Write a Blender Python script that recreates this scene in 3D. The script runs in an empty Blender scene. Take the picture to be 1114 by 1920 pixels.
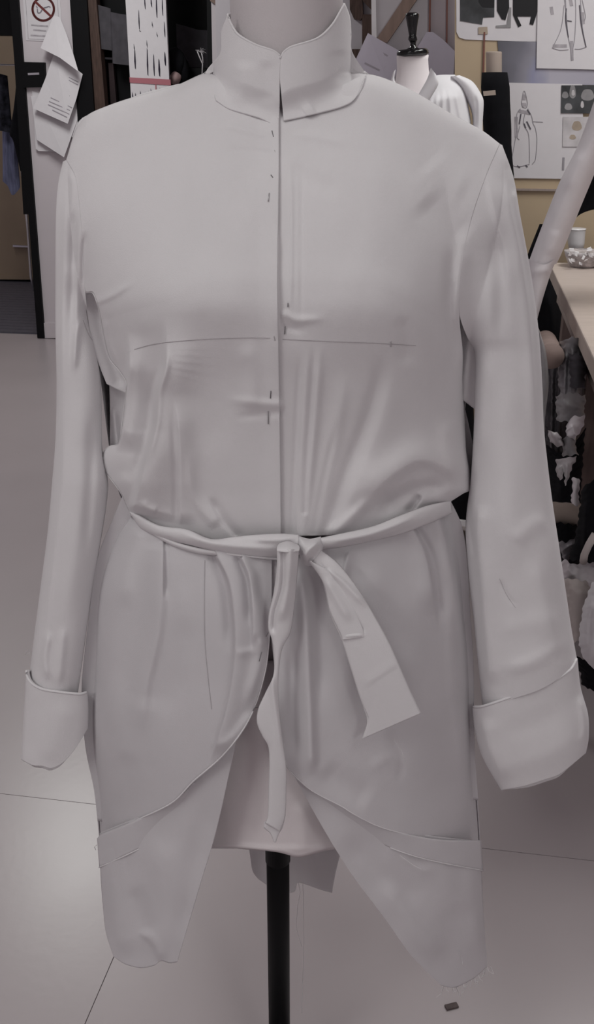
import bpy, bmesh, math, random
import numpy as np
from mathutils import Vector

random.seed(7); np.random.seed(7)
sc = bpy.context.scene
COL = sc.collection

# ---------------------------------------------------------------- camera, light, exposure
W, H = 1114.0, 1920.0
FPX = 1850.0
PITCH = math.radians(22.0)
CAMZ = 1.38
CP, SP = math.cos(PITCH), math.sin(PITCH)
cam_d = bpy.data.cameras.new('camera'); cam = bpy.data.objects.new('camera', cam_d); COL.objects.link(cam)
cam.location = (0, 0, CAMZ); cam.rotation_euler = (math.pi/2 - PITCH, 0, 0)
cam_d.sensor_fit = 'VERTICAL'; cam_d.sensor_height = 36.0; cam_d.lens = FPX/H*36.0
cam_d.clip_start = 0.02
sc.camera = cam
sc.view_settings.view_transform = 'Standard'
sc.view_settings.look = 'None'
sc.view_settings.gamma = 1.0
sc.view_settings.exposure = -0.06
sc.view_settings.use_curve_mapping = False

world = bpy.data.worlds.new('room_air'); sc.world = world; world.use_nodes = True
world.node_tree.nodes['Background'].inputs[0].default_value = (0.50, 0.43, 0.51, 1)
world.node_tree.nodes['Background'].inputs[1].default_value = 0.38

def lamp(name, loc, sx, sy, energy, col=(0.985, 1.0, 0.965), rot=(0, 0, 0)):
    d = bpy.data.lights.new(name, 'AREA'); d.shape = 'RECTANGLE'; d.size = sx; d.size_y = sy
    d.energy = energy; d.color = col
    o = bpy.data.objects.new(name, d); COL.objects.link(o); o.location = loc; o.rotation_euler = rot
    return o
CEIL = 2.95
LAMPS = [(-0.95, -0.05, 14.0), (1.0, -0.3, 6.5), (-2.5, -1.6, 34.0), (1.4, -2.3, 24.0), (-1.35, 4.9, 33.0), (1.35, 2.7, 29.0), (0.9, 1.9, 8.0), (-2.6, 7.6, 10.0)]  # rear pair and the dim one over the right floor are added fill
for (lx, ly, e) in LAMPS:
    lamp('ceiling_and_fill_lamp', (lx, ly, CEIL-0.085), 0.5, 1.15, e)

# ---------------------------------------------------------------- projection helpers (pixel -> point in the room)
def at(px, py, Y):
    px = np.asarray(px, float); py = np.asarray(py, float); Y = np.asarray(Y, float)
    u = (px - W/2)/FPX; v = (H/2 - py)/FPX
    t = Y/(CP + v*SP)
    return np.stack(np.broadcast_arrays(u*t, Y, CAMZ + t*(v*CP - SP)), -1)
def ray(px, py):
    u = (px - W/2)/FPX; v = (H/2 - py)/FPX
    return Vector((u, CP + v*SP, v*CP - SP))
ROOM = math.radians(9.6)
G = Vector((math.sin(ROOM), math.cos(ROOM), 0)); RX = Vector((math.cos(ROOM), -math.sin(ROOM), 0))
def on_wall(px, py, d):                 # point on the room-aligned upright plane at distance d
    r = ray(px, py); t = d/r.dot(G); return Vector((0, 0, CAMZ)) + r*t
def on_z(px, py, z=0.0):                # point on a level plane
    r = ray(px, py); t = (z - CAMZ)/r.z; return Vector((0, 0, CAMZ)) + r*t

# ---------------------------------------------------------------- materials
def mat(name, col, rough=0.7, spec=0.3, noise=0.0, nscale=20.0, bump=0.0, bscale=400.0, metal=0.0, sheen=0.0, transl=0.0, stretch=None):
    m = bpy.data.materials.new(name); m.use_nodes = True
    nt = m.node_tree; b = nt.nodes['Principled BSDF']
    b.inputs['Base Color'].default_value = (*col, 1); b.inputs['Roughness'].default_value = rough
    b.inputs['Specular IOR Level'].default_value = spec; b.inputs['Metallic'].default_value = metal
    if sheen: b.inputs['Sheen Weight'].default_value = sheen
    tc = None
    if noise or bump:
        tc = nt.nodes.new('ShaderNodeTexCoord'); src = tc.outputs['Object']
        if stretch:
            mp = nt.nodes.new('ShaderNodeMapping'); mp.inputs['Scale'].default_value = stretch
            nt.links.new(src, mp.inputs['Vector']); src = mp.outputs['Vector']
    if noise:
        n = nt.nodes.new('ShaderNodeTexNoise'); n.inputs['Scale'].default_value = nscale; n.inputs['Detail'].default_value = 5
        nt.links.new(src, n.inputs['Vector'])
        r = nt.nodes.new('ShaderNodeValToRGB')
        r.color_ramp.elements[0].position = 0.3; r.color_ramp.elements[1].position = 0.7
        r.color_ramp.elements[0].color = (*[max(0, c*(1-noise)) for c in col], 1)
        r.color_ramp.elements[1].color = (*[min(1, c*(1+noise)) for c in col], 1)
        nt.links.new(n.outputs['Fac'], r.inputs['Fac']); nt.links.new(r.outputs['Color'], b.inputs['Base Color'])
    if bump:
        n2 = nt.nodes.new('ShaderNodeTexNoise'); n2.inputs['Scale'].default_value = bscale; n2.inputs['Detail'].default_value = 3
        nt.links.new(src, n2.inputs['Vector'])
        bp = nt.nodes.new('ShaderNodeBump'); bp.inputs['Strength'].default_value = bump; bp.inputs['Distance'].default_value = 0.001
        nt.links.new(n2.outputs['Fac'], bp.inputs['Height']); nt.links.new(bp.outputs['Normal'], b.inputs['Normal'])
    if transl:
        t = nt.nodes.new('ShaderNodeBsdfTranslucent'); t.inputs['Color'].default_value = (*col, 1)
        mx = nt.nodes.new('ShaderNodeMixShader'); mx.inputs[0].default_value = transl
        out = nt.nodes['Material Output']
        nt.links.new(b.outputs[0], mx.inputs[1]); nt.links.new(t.outputs[0], mx.inputs[2]); nt.links.new(mx.outputs[0], out.inputs['Surface'])
    return m

M = {}
M['calico'] = mat('calico', (0.755, 0.73, 0.748), 0.9, 0.12, noise=0.025, nscale=9, bump=0.25, bscale=900, stretch=(1, 1, 1))
M['calico_thin'] = mat('calico_thin', (0.755, 0.725, 0.75), 0.9, 0.12, noise=0.03, nscale=12, bump=0.25, bscale=900, transl=0.18)
M['jersey'] = mat('jersey', (0.78, 0.72, 0.735), 0.9, 0.1, noise=0.02, nscale=14, bump=0.2, bscale=700)
M['pencil'] = mat('pencil', (0.50, 0.47, 0.49), 0.9, 0.0)
M['steel'] = mat('steel', (0.55, 0.54, 0.55), 0.3, 0.5, metal=1.0)
M['dark_steel'] = mat('dark_steel', (0.2, 0.19, 0.2), 0.4, 0.4, metal=0.6)
M['black_paint'] = mat('black_paint', (0.005, 0.005, 0.006), 0.55, 0.15)
M['black_gloss'] = mat('black_gloss', (0.006, 0.006, 0.007), 0.12, 0.6)
M['black_cloth'] = mat('black_cloth', (0.008, 0.008, 0.010), 0.9, 0.1, noise=0.2, nscale=15, bump=0.3, bscale=300)
M['wall_paint'] = mat('wall_paint', (0.60, 0.55, 0.58), 0.6, 0.25, noise=0.02, nscale=3, bump=0.1, bscale=120)
M['grey_panel'] = mat('grey_panel', (0.45, 0.42, 0.45), 0.5, 0.25, noise=0.02, nscale=3)
M['cream_panel'] = mat('cream_panel', (0.50, 0.39, 0.27), 0.5, 0.3, noise=0.03, nscale=4)
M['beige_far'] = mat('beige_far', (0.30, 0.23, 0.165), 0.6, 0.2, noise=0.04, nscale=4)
M['paper'] = mat('paper', (0.68, 0.65, 0.68), 0.8, 0.15, noise=0.015, nscale=30)
M['paper_lilac'] = mat('paper_lilac', (0.50, 0.46, 0.54), 0.8, 0.15, noise=0.02, nscale=20)
M['print'] = mat('print', (0.33, 0.30, 0.34), 0.9, 0.0)
M['charcoal'] = mat('charcoal', (0.12, 0.11, 0.13), 0.9, 0.0)
M['ink'] = mat('ink', (0.035, 0.03, 0.045), 0.9, 0.0)
M['pencil_soft'] = mat('pencil_soft', (0.33, 0.31, 0.34), 0.9, 0.0)
M['graphite_wash'] = mat('graphite_wash', (0.42, 0.39, 0.42), 0.9, 0.0, noise=0.2, nscale=40)
M['sign_red'] = mat('sign_red', (0.16, 0.045, 0.045), 0.7, 0.1)
M['band_pink'] = mat('band_pink', (0.42, 0.16, 0.19), 0.6, 0.2)
M['wood_dark'] = mat('wood_dark', (0.070, 0.042, 0.034), 0.55, 0.3, noise=0.3, nscale=14, stretch=(8, 8, 1))
M['wood_batten'] = mat('wood_batten', (0.24, 0.17, 0.145), 0.6, 0.2, noise=0.12, nscale=12, stretch=(4, 4, 1))
M['wood_top'] = mat('wood_top', (0.50, 0.42, 0.38), 0.4, 0.3, noise=0.06, nscale=10, stretch=(1, 6, 6))
M['wood_edge'] = mat('wood_edge', (0.33, 0.27, 0.25), 0.5, 0.25, noise=0.1, nscale=14, stretch=(6, 1, 6))
M['wood_leg'] = mat('wood_leg', (0.17, 0.125, 0.115), 0.55, 0.25, noise=0.12, nscale=14, stretch=(6, 6, 1))
M['grey_cloth'] = mat('grey_cloth', (0.075, 0.07, 0.08), 0.85, 0.1, noise=0.15, nscale=20)
M['blue_cloth'] = mat('blue_cloth', (0.17, 0.18, 0.28), 0.85, 0.1, noise=0.25, nscale=10, stretch=(6, 6, 1))
M['navy_cloth'] = mat('navy_cloth', (0.025, 0.025, 0.035), 0.85, 0.1, noise=0.8, nscale=22)
M['shirt_white'] = mat('shirt_white', (0.78, 0.76, 0.79), 0.8, 0.15, noise=0.02, nscale=20, transl=0.1)
M['white_sheet'] = mat('white_sheet', (0.72, 0.68, 0.71), 0.85, 0.15, noise=0.03, nscale=25)
M['cream_bag'] = mat('cream_bag', (0.55, 0.50, 0.48), 0.8, 0.15, noise=0.05, nscale=12)
M['cardboard'] = mat('cardboard', (0.34, 0.28, 0.25), 0.8, 0.1, noise=0.08, nscale=18)
M['brown_roll'] = mat('brown_roll', (0.24, 0.18, 0.165), 0.8, 0.1, noise=0.08, nscale=18)
M['plastic_grey'] = mat('plastic_grey', (0.20, 0.19, 0.205), 0.25, 0.5, noise=0.45, nscale=16)
M['plastic_dark'] = mat('plastic_dark', (0.055, 0.05, 0.056), 0.25, 0.5, noise=0.6, nscale=16)
M['porcelain'] = mat('porcelain', (0.74, 0.72, 0.74), 0.3, 0.4)
M['glass_bits'] = mat('glass_bits', (0.46, 0.42, 0.43), 0.3, 0.5, noise=0.4, nscale=60)
M['photo_dark'] = mat('photo_dark', (0.055, 0.057, 0.062), 0.35, 0.4, noise=0.55, nscale=14)
M['photo_black'] = mat('photo_black', (0.012, 0.012, 0.014), 0.35, 0.4)
M['photo_grey'] = mat('photo_grey', (0.26, 0.25, 0.26), 0.35, 0.4, noise=0.35, nscale=12)
M['photo_light'] = mat('photo_light', (0.55, 0.52, 0.54), 0.35, 0.4, noise=0.2, nscale=16)
M['photo_tan'] = mat('photo_tan', (0.38, 0.31, 0.25), 0.4, 0.3, noise=0.2, nscale=20)
M['rust'] = mat('rust', (0.20, 0.085, 0.07), 0.6, 0.2)
M['card_beige'] = mat('card_beige', (0.40, 0.33, 0.29), 0.8, 0.1)
M['pink_skin'] = mat('pink_cloth', (0.36, 0.25, 0.25), 0.8, 0.1, noise=0.1, nscale=30)
M['dark_tile'] = mat('dark_tile', (0.085, 0.08, 0.10), 0.5, 0.3, noise=0.15, nscale=30)
M['debris'] = mat('debris', (0.10, 0.08, 0.08), 0.9, 0.1, noise=0.2, nscale=80)
M['lamp_white'] = mat('lamp_white', (0.7, 0.7, 0.7), 0.5, 0.3)

def blue_photo_mat():                     # printed photograph: dark grey-blue fading to pale, flat print
    m = bpy.data.materials.new('blue_photo'); m.use_nodes = True
    nt = m.node_tree; b = nt.nodes['Principled BSDF']; b.inputs['Roughness'].default_value = 0.35
    tc = nt.nodes.new('ShaderNodeTexCoord'); sx = nt.nodes.new('ShaderNodeSeparateXYZ')
    n = nt.nodes.new('ShaderNodeTexNoise'); n.inputs['Scale'].default_value = 9
    ad = nt.nodes.new('ShaderNodeMath'); ad.operation = 'MULTIPLY_ADD'; ad.inputs[1].default_value = 0.25
    nt.links.new(tc.outputs['Generated'], sx.inputs[0]); nt.links.new(tc.outputs['Object'], n.inputs['Vector'])
    nt.links.new(n.outputs['Fac'], ad.inputs[0]); nt.links.new(sx.outputs[0], ad.inputs[2])
    r = nt.nodes.new('ShaderNodeValToRGB'); cr = r.color_ramp
    cr.elements[0].position = 0.1; cr.elements[0].color = (0.10, 0.10, 0.12, 1)
    cr.elements[1].position = 0.95; cr.elements[1].color = (0.40, 0.38, 0.45, 1)
    for p, c in ((0.3, (0.17, 0.165, 0.20)), (0.42, (0.27, 0.26, 0.31)), (0.5, (0.28, 0.28, 0.40)), (0.6, (0.45, 0.43, 0.50))):
        e = cr.elements.new(p); e.color = (*c, 1)
    nt.links.new(ad.outputs[0], r.inputs[0]); nt.links.new(r.outputs[0], b.inputs['Base Color'])
    return m
M['photo_blue'] = blue_photo_mat()

def floor_mat():
    m = mat('vinyl_floor', (0.395, 0.348, 0.362), 0.30, 0.5, noise=0.035, nscale=2.2)
    nt = m.node_tree; b = nt.nodes['Principled BSDF']
    tc = nt.nodes.new('ShaderNodeTexCoord')
    n = nt.nodes.new('ShaderNodeTexNoise'); n.inputs['Scale'].default_value = 2.0; n.inputs['Detail'].default_value = 2
    nt.links.new(tc.outputs['Object'], n.inputs['Vector'])
    mr = nt.nodes.new('ShaderNodeMapRange'); mr.inputs[3].default_value = 0.25; mr.inputs[4].default_value = 0.34
    nt.links.new(n.outputs['Fac'], mr.inputs[0]); nt.links.new(mr.outputs[0], b.inputs['Roughness'])
    n2 = nt.nodes.new('ShaderNodeTexNoise'); n2.inputs['Scale'].default_value = 60; n2.inputs['Detail'].default_value = 2
    nt.links.new(tc.outputs['Object'], n2.inputs['Vector'])
    bp = nt.nodes.new('ShaderNodeBump'); bp.inputs['Strength'].default_value = 0.06; bp.inputs['Distance'].default_value = 0.002
    nt.links.new(n2.outputs['Fac'], bp.inputs['Height']); nt.links.new(bp.outputs[0], b.inputs['Normal'])
    return m
M['floor'] = floor_mat()

# ---------------------------------------------------------------- object helpers
def empty(name, label, cat, loc=(0, 0, 0), group=None):
    o = bpy.data.objects.new(name, None); COL.objects.link(o); o.location = loc; o.empty_display_size = 0.1
    o['label'] = label; o['category'] = cat
    if group: o['group'] = group
    return o
def tag(o, label, cat, group=None):
    o['label'] = label; o['category'] = cat
    if group: o['group'] = group
    return o
def link(name, me, m, parent=None, smooth=True):
    if m is not None: me.materials.append(m)
    if smooth:
        me.polygons.foreach_set('use_smooth', [True]*len(me.polygons))
    o = bpy.data.objects.new(name, me); COL.objects.link(o)
    if parent is not None:
        o.parent = parent
        off = parent.matrix_basis.translation.copy(); p = parent.parent
        while p: off += p.matrix_basis.translation; p = p.parent
        if off.length > 0: me.transform(__import__('mathutils').Matrix.Translation(-off))
    return o
def from_py(name, verts, faces, m, parent=None, smooth=False):
    me = bpy.data.meshes.new(name); me.from_pydata([tuple(v) for v in verts], [], faces); me.update()
    return link(name, me, m, parent, smooth)
def from_bm(name, bm, m, parent=None, smooth=True):
    me = bpy.data.meshes.new(name); bmesh.ops.recalc_face_normals(bm, faces=bm.faces[:]); bm.to_mesh(me); bm.free()
    return link(name, me, m, parent, smooth)
def solid(o, th, offset=-1.0):
    md = o.modifiers.new('thickness', 'SOLIDIFY'); md.thickness = th; md.offset = offset
    return o
def bevel(o, w, seg=2):
    md = o.modifiers.new('bevel', 'BEVEL'); md.width = w; md.segments = seg; md.limit_method = 'ANGLE'
    return o

def grid(name, P, m, parent=None, closed=False, thick=0.0, flip=False, smooth=True):
    """P: (nv, nu, 3) points; closed joins last column to the first."""
    nv, nu = P.shape[:2]
    idx = np.arange(nv*nu).reshape(nv, nu)
    if closed: idx = np.concatenate([idx, idx[:, :1]], 1)
    a, b, c, d = idx[:-1, :-1], idx[1:, :-1], idx[1:, 1:], idx[:-1, 1:]
    F = np.stack([a, b, c, d] if not flip else [a, d, c, b], -1).reshape(-1, 4)
    me = bpy.data.meshes.new(name)
    me.vertices.add(nv*nu); me.vertices.foreach_set('co', P.reshape(-1).astype(np.float32))
    me.loops.add(F.size); me.loops.foreach_set('vertex_index', F.reshape(-1).astype(np.int32))
    me.polygons.add(len(F)); me.polygons.foreach_set('loop_start', np.arange(0, F.size, 4, dtype=np.int32))
    me.update(calc_edges=True); me.validate()
    o = link(name, me, m, parent, smooth)
    if thick: solid(o, thick)
    return o

def cr(pts, n=80, linear=False):
    """smooth (or straight) polyline through pts, n samples evenly spaced along it"""
    p = np.asarray(pts, float)
    if len(p) == 2 or linear:
        d = p
    else:
        q = np.vstack([2*p[0]-p[1], p, 2*p[-1]-p[-2]]); out = []
        t = np.linspace(0, 1, 14, endpoint=False)[:, None]
        for i in range(len(p)-1):
            p0, p1, p2, p3 = q[i:i+4]
            m1 = (p2-p0)*0.5; m2 = (p3-p1)*0.5
            L = np.linalg.norm(p2-p1)
            for mm in (m1, m2):
                l = np.linalg.norm(mm)
                if l > L and l > 0: mm *= L/l
            out.append((2*t**3-3*t**2+1)*p1 + (t**3-2*t**2+t)*m1 + (-2*t**3+3*t**2)*p2 + (t**3-t**2)*m2)
        d = np.vstack(out + [p[-1:]])
    s = np.concatenate([[0], np.cumsum(np.linalg.norm(np.diff(d, axis=0), axis=1))])
    x = np.linspace(0, s[-1], n)
    return np.stack([np.interp(x, s, d[:, k]) for k in range(d.shape[1])], 1)

def coons(Lc, Rc, Tc, Bc, nu, nv, dense=None, linear=False):
    L, R, T, B = (cr(c, n, linear) for c, n in ((Lc, nv), (Rc, nv), (Tc, nu), (Bc, nu)))
    u = np.linspace(0, 1, nu); v = np.linspace(0, 1, nv)
    if dense == 'edges':
        uu = 0.5-0.5*np.cos(np.pi*u); uu = 0.55*uu + 0.45*u
        T = np.stack([np.interp(uu, u, T[:, k]) for k in (0, 1)], 1); B = np.stack([np.interp(uu, u, B[:, k]) for k in (0, 1)], 1); u = uu
    U = u[None, :, None]; V = v[:, None, None]
    P = (1-U)*L[:, None] + U*R[:, None] + (1-V)*T[None] + V*B[None] \
        - ((1-U)*(1-V)*T[0] + U*(1-V)*T[-1] + (1-U)*V*B[0] + U*V*B[-1])
    return P[..., 0], P[..., 1]

def sstep(x): x = np.clip(x, 0, 1); return x*x*(3-2*x)
def folds(px, py, strokes):
    """sum of fold ridges: (points, height m, width left, width right, fade in, fade out)"""
    out = np.zeros_like(px)
    for s in strokes:
        pts, amp, wl, wr = s[:4]; f0, f1 = (s[4], s[5]) if len(s) > 5 else (0.25, 0.25)
        c = cr(pts, 36); w = max(wl, wr)*2.6
        sel = (px > c[:, 0].min()-w) & (px < c[:, 0].max()+w) & (py > c[:, 1].min()-w) & (py < c[:, 1].max()+w)
        if not sel.any(): continue
        x = px[sel]; y = py[sel]
        best = np.full(x.shape, 1e9); sg = np.zeros_like(x); tau = np.zeros_like(x)
        for i in range(len(c)-1):
            ax, ay = c[i]; bx, by = c[i+1]; dx, dy = bx-ax, by-ay; l2 = dx*dx+dy*dy+1e-9
            tt = np.clip(((x-ax)*dx+(y-ay)*dy)/l2, 0, 1)
            ex, ey = x-ax-tt*dx, y-ay-tt*dy; d2 = ex*ex+ey*ey
            k = d2 < best
            best = np.where(k, d2, best); sg = np.where(k, dx*ey-dy*ex, sg); tau = np.where(k, (i+tt)/(len(c)-1), tau)
        d = np.sqrt(best)
        ww = np.where(sg > 0, wl, wr)          # stroke drawn downwards: left of it in the picture = wl
        fade = (sstep(tau/f0) if f0 > 0 else 1.0)*(sstep((1-tau)/f1) if f1 > 0 else 1.0)
        out[sel] += amp*np.exp(-(d/ww)**2)*fade
    return out
_rw = [(random.uniform(0, 2*math.pi), random.uniform(45, 170), random.uniform(0, 6.28)) for _ in range(14)]
def ripple(px, py, amp):
    o = np.zeros_like(px)
    for a, wl, ph in _rw:
        o += np.sin((px*math.cos(a)+py*math.sin(a)*0.6)*2*math.pi/wl+ph)*(wl/110.0)
    return o*amp/5.0
def ell(t, p=2.3, q=2.0):
    return np.where(np.abs(t) < 1, (np.clip(1-np.abs(t)**p, 0, 1))**(1/q), 0.0)
def table(x, pts):
    p = np.asarray(pts, float); x = np.asarray(x, float)
    X, Yv_ = p[:, 0], p[:, 1]; h = np.diff(X); dl = np.diff(Yv_)/h; m = np.zeros(len(X))
    for i in range(1, len(X)-1):                                        # monotone cubic slopes
        if dl[i-1]*dl[i] > 0:
            w1 = 2*h[i]+h[i-1]; w2 = h[i]+2*h[i-1]; m[i] = (w1+w2)/(w1/dl[i-1]+w2/dl[i])
    m[0] = dl[0]; m[-1] = dl[-1]
    if len(X) == 2: return np.interp(x, X, Yv_)
    xc = np.clip(x, X[0], X[-1]); k = np.clip(np.searchsorted(X, xc, 'right')-1, 0, len(X)-2)
    t = (xc-X[k])/h[k]; t2 = t*t; t3 = t2*t
    return (2*t3-3*t2+1)*Yv_[k]+(t3-2*t2+t)*h[k]*m[k]+(-2*t3+3*t2)*Yv_[k+1]+(t3-t2)*h[k]*m[k+1]

def tube(bm, pts, r, seg=8, caps=True):
    pts = [Vector(p) for p in pts]; rings = []
    rr = r if isinstance(r, (list, tuple)) else [r]*len(pts)
    for i, p in enumerate(pts):
        t = (pts[min(i+1, len(pts)-1)]-pts[max(i-1, 0)]).normalized()
        up = Vector((0, 0, 1)) if abs(t.z) < 0.9 else Vector((0, 1, 0))
        a = t.cross(up).normalized(); b = t.cross(a).normalized()
        rings.append([bm.verts.new(p+(a*math.cos(2*math.pi*k/seg)+b*math.sin(2*math.pi*k/seg))*rr[i]) for k in range(seg)])
    for i in range(len(rings)-1):
        for k in range(seg):
            bm.faces.new((rings[i][k], rings[i][(k+1) % seg], rings[i+1][(k+1) % seg], rings[i+1][k]))
    if caps:
        bm.faces.new(rings[0]); bm.faces.new(rings[-1])
def lathe(bm, prof, c, seg=32, sx=1.0, sy=1.0):
    rings = []
    for r, z in prof:
        rings.append([bm.verts.new((c[0]+r*sx*math.cos(2*math.pi*k/seg), c[1]+r*sy*math.sin(2*math.pi*k/seg), c[2]+z)) for k in range(seg)])
    for i in range(len(rings)-1):
        for k in range(seg):
            bm.faces.new((rings[i][k], rings[i][(k+1) % seg], rings[i+1][(k+1) % seg], rings[i+1][k]))
    bm.faces.new(rings[0]); bm.faces.new(rings[-1])
def box(bm, o, x, y, z):
    """box from corner o along vectors x, y, z"""
    o, x, y, z = map(Vector, (o, x, y, z)); v = [bm.verts.new(o+x*i+y*j+z*k) for k in (0, 1) for j in (0, 1) for i in (0, 1)]
    for f in ((0, 2, 3, 1), (4, 5, 7, 6), (0, 1, 5, 4), (2, 6, 7, 3), (0, 4, 6, 2), (1, 3, 7, 5)): bm.faces.new([v[i] for i in f])
def prism_bm(bm, pts, d, th):
    f = [bm.verts.new(on_wall(x, y, d)) for x, y in pts]; b = [bm.verts.new(v.co+G*th) for v in f]
    n = len(f); bm.faces.new(f); bm.faces.new(b[::-1])
    for i in range(n): bm.faces.new((f[i], f[(i+1) % n], b[(i+1) % n], b[i]))
def prism(name, pts, d, th, m, parent=None):
    bm = bmesh.new(); prism_bm(bm, pts, d, th); return from_bm(name, bm, m, parent, smooth=False)
def strokes_bm(bm, lines, d, w, th=0.0006):
    for ln in lines:
        c = cr(ln, max(2, 6*(len(ln)-1)+1)) if len(ln) > 2 else np.asarray(ln, float)
        for i in range(len(c)-1):
            a, b = c[i], c[i+1]; t = b-a; l = np.linalg.norm(t)
            if l < 1e-6: continue
            nrm = np.array((-t[1], t[0]))/l*w/2; e = t/l*w*0.2
            prism_bm(bm, [a+nrm-e, b+nrm+e, b-nrm+e, a-nrm-e], d, th)
def drawing(name, lines, d, w, m, parent):
    for ln in lines:
        bm = bmesh.new(); strokes_bm(bm, [ln], d, w); from_bm(name, bm, m, parent, smooth=False)
def structure(o, name=None):
    o['kind'] = 'structure'; return o

# ================================================================ THE ROOM
D1 = on_z(83, 634).dot(G)          # plane of the left pier and glazed partition
D2 = 5.0                           # grey panels behind the small form
D3 = 4.0                           # cream pin board wall
def room_box(name, g0, g1, r0, r1, z0, z1, m):
    bm = bmesh.new(); box(bm, G*g0+RX*r0+Vector((0, 0, z0)), RX*(r1-r0), G*(g1-g0), (0, 0, z1-z0))
    return structure(from_bm(name, bm, m, None, smooth=False))
# floor: vinyl sheets with open joints over a slab
sub = room_box('floor', -3.2, D1+0.1, -4.2, 3.4, -0.06, -0.004, mat('floor_joint', (0.24, 0.21, 0.22), 0.8, 0.1))
def sheet(g0, g1, r0, r1):
    bm = bmesh.new(); gap = 0.0008
    box(bm, G*(g0+gap)+RX*(r0+gap)+Vector((0, 0, -0.004)), RX*(r1-r0-2*gap), G*(g1-g0-2*gap), (0, 0, 0.004))
    return from_bm('vinyl_sheet', bm, M['floor'], sub, smooth=False)
s1 = on_z(90, 1498); gs = s1.dot(G); s2 = on_z(185, 1860); rs = s2.dot(RX)
for (g0, g1, r0, r1) in ((-3.2, gs, -4.2, rs-2.0), (-3.2, gs, rs-2.0, rs), (-3.2, gs, rs, rs+2.0), (-3.2, gs, rs+2.0, 3.4),
                         (gs, D1+0.1, -4.2, 3.4)):
    sheet(g0, g1, r0, r1)
room_box('ceiling', -3.2, 10.2, -4.2, 3.4, CEIL, CEIL+0.1, M['wall_paint'])
room_box('wall_right', -3.2, D1, 3.4, 3.5, 0, CEIL, M['wall_paint'])
room_box('wall_left', -3.2, D1, -4.3, -4.2, 0, CEIL, M['wall_paint'])
room_box('wall_rear', -3.3, -3.2, -4.3, 3.5, 0, CEIL, M['wall_paint'])
# room beyond the doorway
room_box('floor_back_room', D1+0.1, 10.2, -4.2, 3.4, -0.06, -0.002, M['dark_tile'])
dbk = on_z(20, 528).dot(G)
room_box('wall_back_room', 10.1, 10.2, -4.2, 3.4, 0, CEIL, M['beige_far'])
bm = bmesh.new()
for k in range(26):                                                     # tile joints of the far floor, raised tile rows
    g = D1+0.14+k*0.10
    box(bm, G*g+RX*(-4.1)+Vector((0, 0, -0.002)), RX*4.2, G*0.092, (0, 0, 0.004))
tl = from_bm('floor_tile', bm, M['dark_tile'], bpy.data.objects['floor_back_room'], smooth=False); tl['kind'] = 'stuff'
# -- left: pier, door posts
bm = bmesh.new(); prism_bm(bm, [(18, -200), (118, -200), (172, 633), (83, 633)], D1, 0.3)
structure(from_bm('wall_pier', bm, M['wall_paint'], None, False))
prism('baseboard_pier', [(80.5, 606), (171, 606), (173, 634), (82.5, 634)], D1-0.012, 0.012, M['wall_paint'])['kind'] = 'structure'
structure(prism('trim_1', [(2, -200), (18.6, -200), (83.4, 634), (70, 634), (53, 402), (44, 402), (27, 117)], D1-0.02, 0.08, M['black_paint']))
structure(prism('trim_2', [(118, -200), (149, -200), (205, 634), (172, 634)], D1-0.03, 0.2, M['black_paint']))
structure(prism('trim_3', [(149, -200), (164, -200), (214, 400), (192, 400)], D1-0.01, 0.06, M['wood_dark']))
# door header / far wall furniture seen through the doorway
structure(prism('trim_4', [(-320, -200), (20, -200), (34, 66), (-320, 62)], D1+0.3, 0.1, M['black_paint']))
wc = empty('wall_cupboard', 'long beige cupboard front beyond the left doorway, above the dark floor', 'cupboard', on_z(-60, 528))
prism('door', [(-160, 60), (140, 60), (175, 519), (-160, 517)], dbk, 0.5, M['beige_far'], wc)
prism('plinth', [(-160, 526), (175, 528), (175, 534), (-160, 531)], dbk+0.03, 0.4, M['black_paint'], wc)
prism('rail', [(-160, 515), (175, 518), (175, 525), (-160, 523)], dbk-0.01, 0.4, M['beige_far'], wc)
prism('handle', [(24, 459), (52, 461), (52, 464), (24, 463)], dbk-0.03, 0.03, M['steel'], wc)
# hanging clothes in the doorway
def hanging(name, label, L, R, T, B, d, dep, m, strokes=(), cat='garment', group=None):
    px, py = coons(L, R, T, B, 40, 50, 'edges')
    t = np.linspace(-1, 1, 40)[None]*np.ones((50, 1))
    D = dep*ell(t) + folds(px, py, strokes)
    def pts(sign):
        P = np.zeros(px.shape+(3,))
        for i in range(px.shape[0]):
            for j in range(px.shape[1]):
                P[i, j] = on_wall(px[i, j], py[i, j], d - sign*D[i, j])
        return P
    F = pts(1.0); Bk = pts(-0.8)[:, ::-1][:, 1:-1]
    return tag(grid(name, np.concatenate([F, Bk], 1), m, None, closed=True), label, cat, group)
hanging('hanging_jacket', 'dark patterned jacket hanging in the left doorway above the blue cloth', [(-20, 130), (-25, 240)], [(14, 142), (24, 250)], [(-20, 130), (0, 138), (14, 142)], [(-25, 240), (24, 250)], D1+0.85, 0.05, M['navy_cloth'],
        [([(2, 150), (6, 245)], 0.02, 5, 5)])
hanging('hanging_blouse', 'pale blue cloth garment with a pointed hem hanging in the left doorway', [(4, 225), (5, 300), (5, 340)], [(26, 225), (33, 290), (38, 350)], [(4, 225), (26, 225)], [(5, 340), (14, 348), (23, 366), (34, 357), (38, 350)], D1+0.95, 0.03, M['blue_cloth'],
        [([(12, 235), (13, 350)], 0.02, 4, 4), ([(24, 235), (27, 350)], 0.02, 4, 4)])
hanging('hanging_trousers', 'black trousers hanging beside the pale blue cloth in the doorway', [(34, 118), (26, 200), (18, 252), (24, 262), (31, 290), (38, 320)], [(48, 118), (42, 245), (44, 300), (46, 330)], [(34, 118), (48, 118)], [(38, 320), (46, 330)], D1+0.7, 0.03, M['black_cloth'])
gr_ = empty('garment_rail', 'silvery upright of a garment rail behind the black door post', 'rail', on_z(64, 545))
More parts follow.
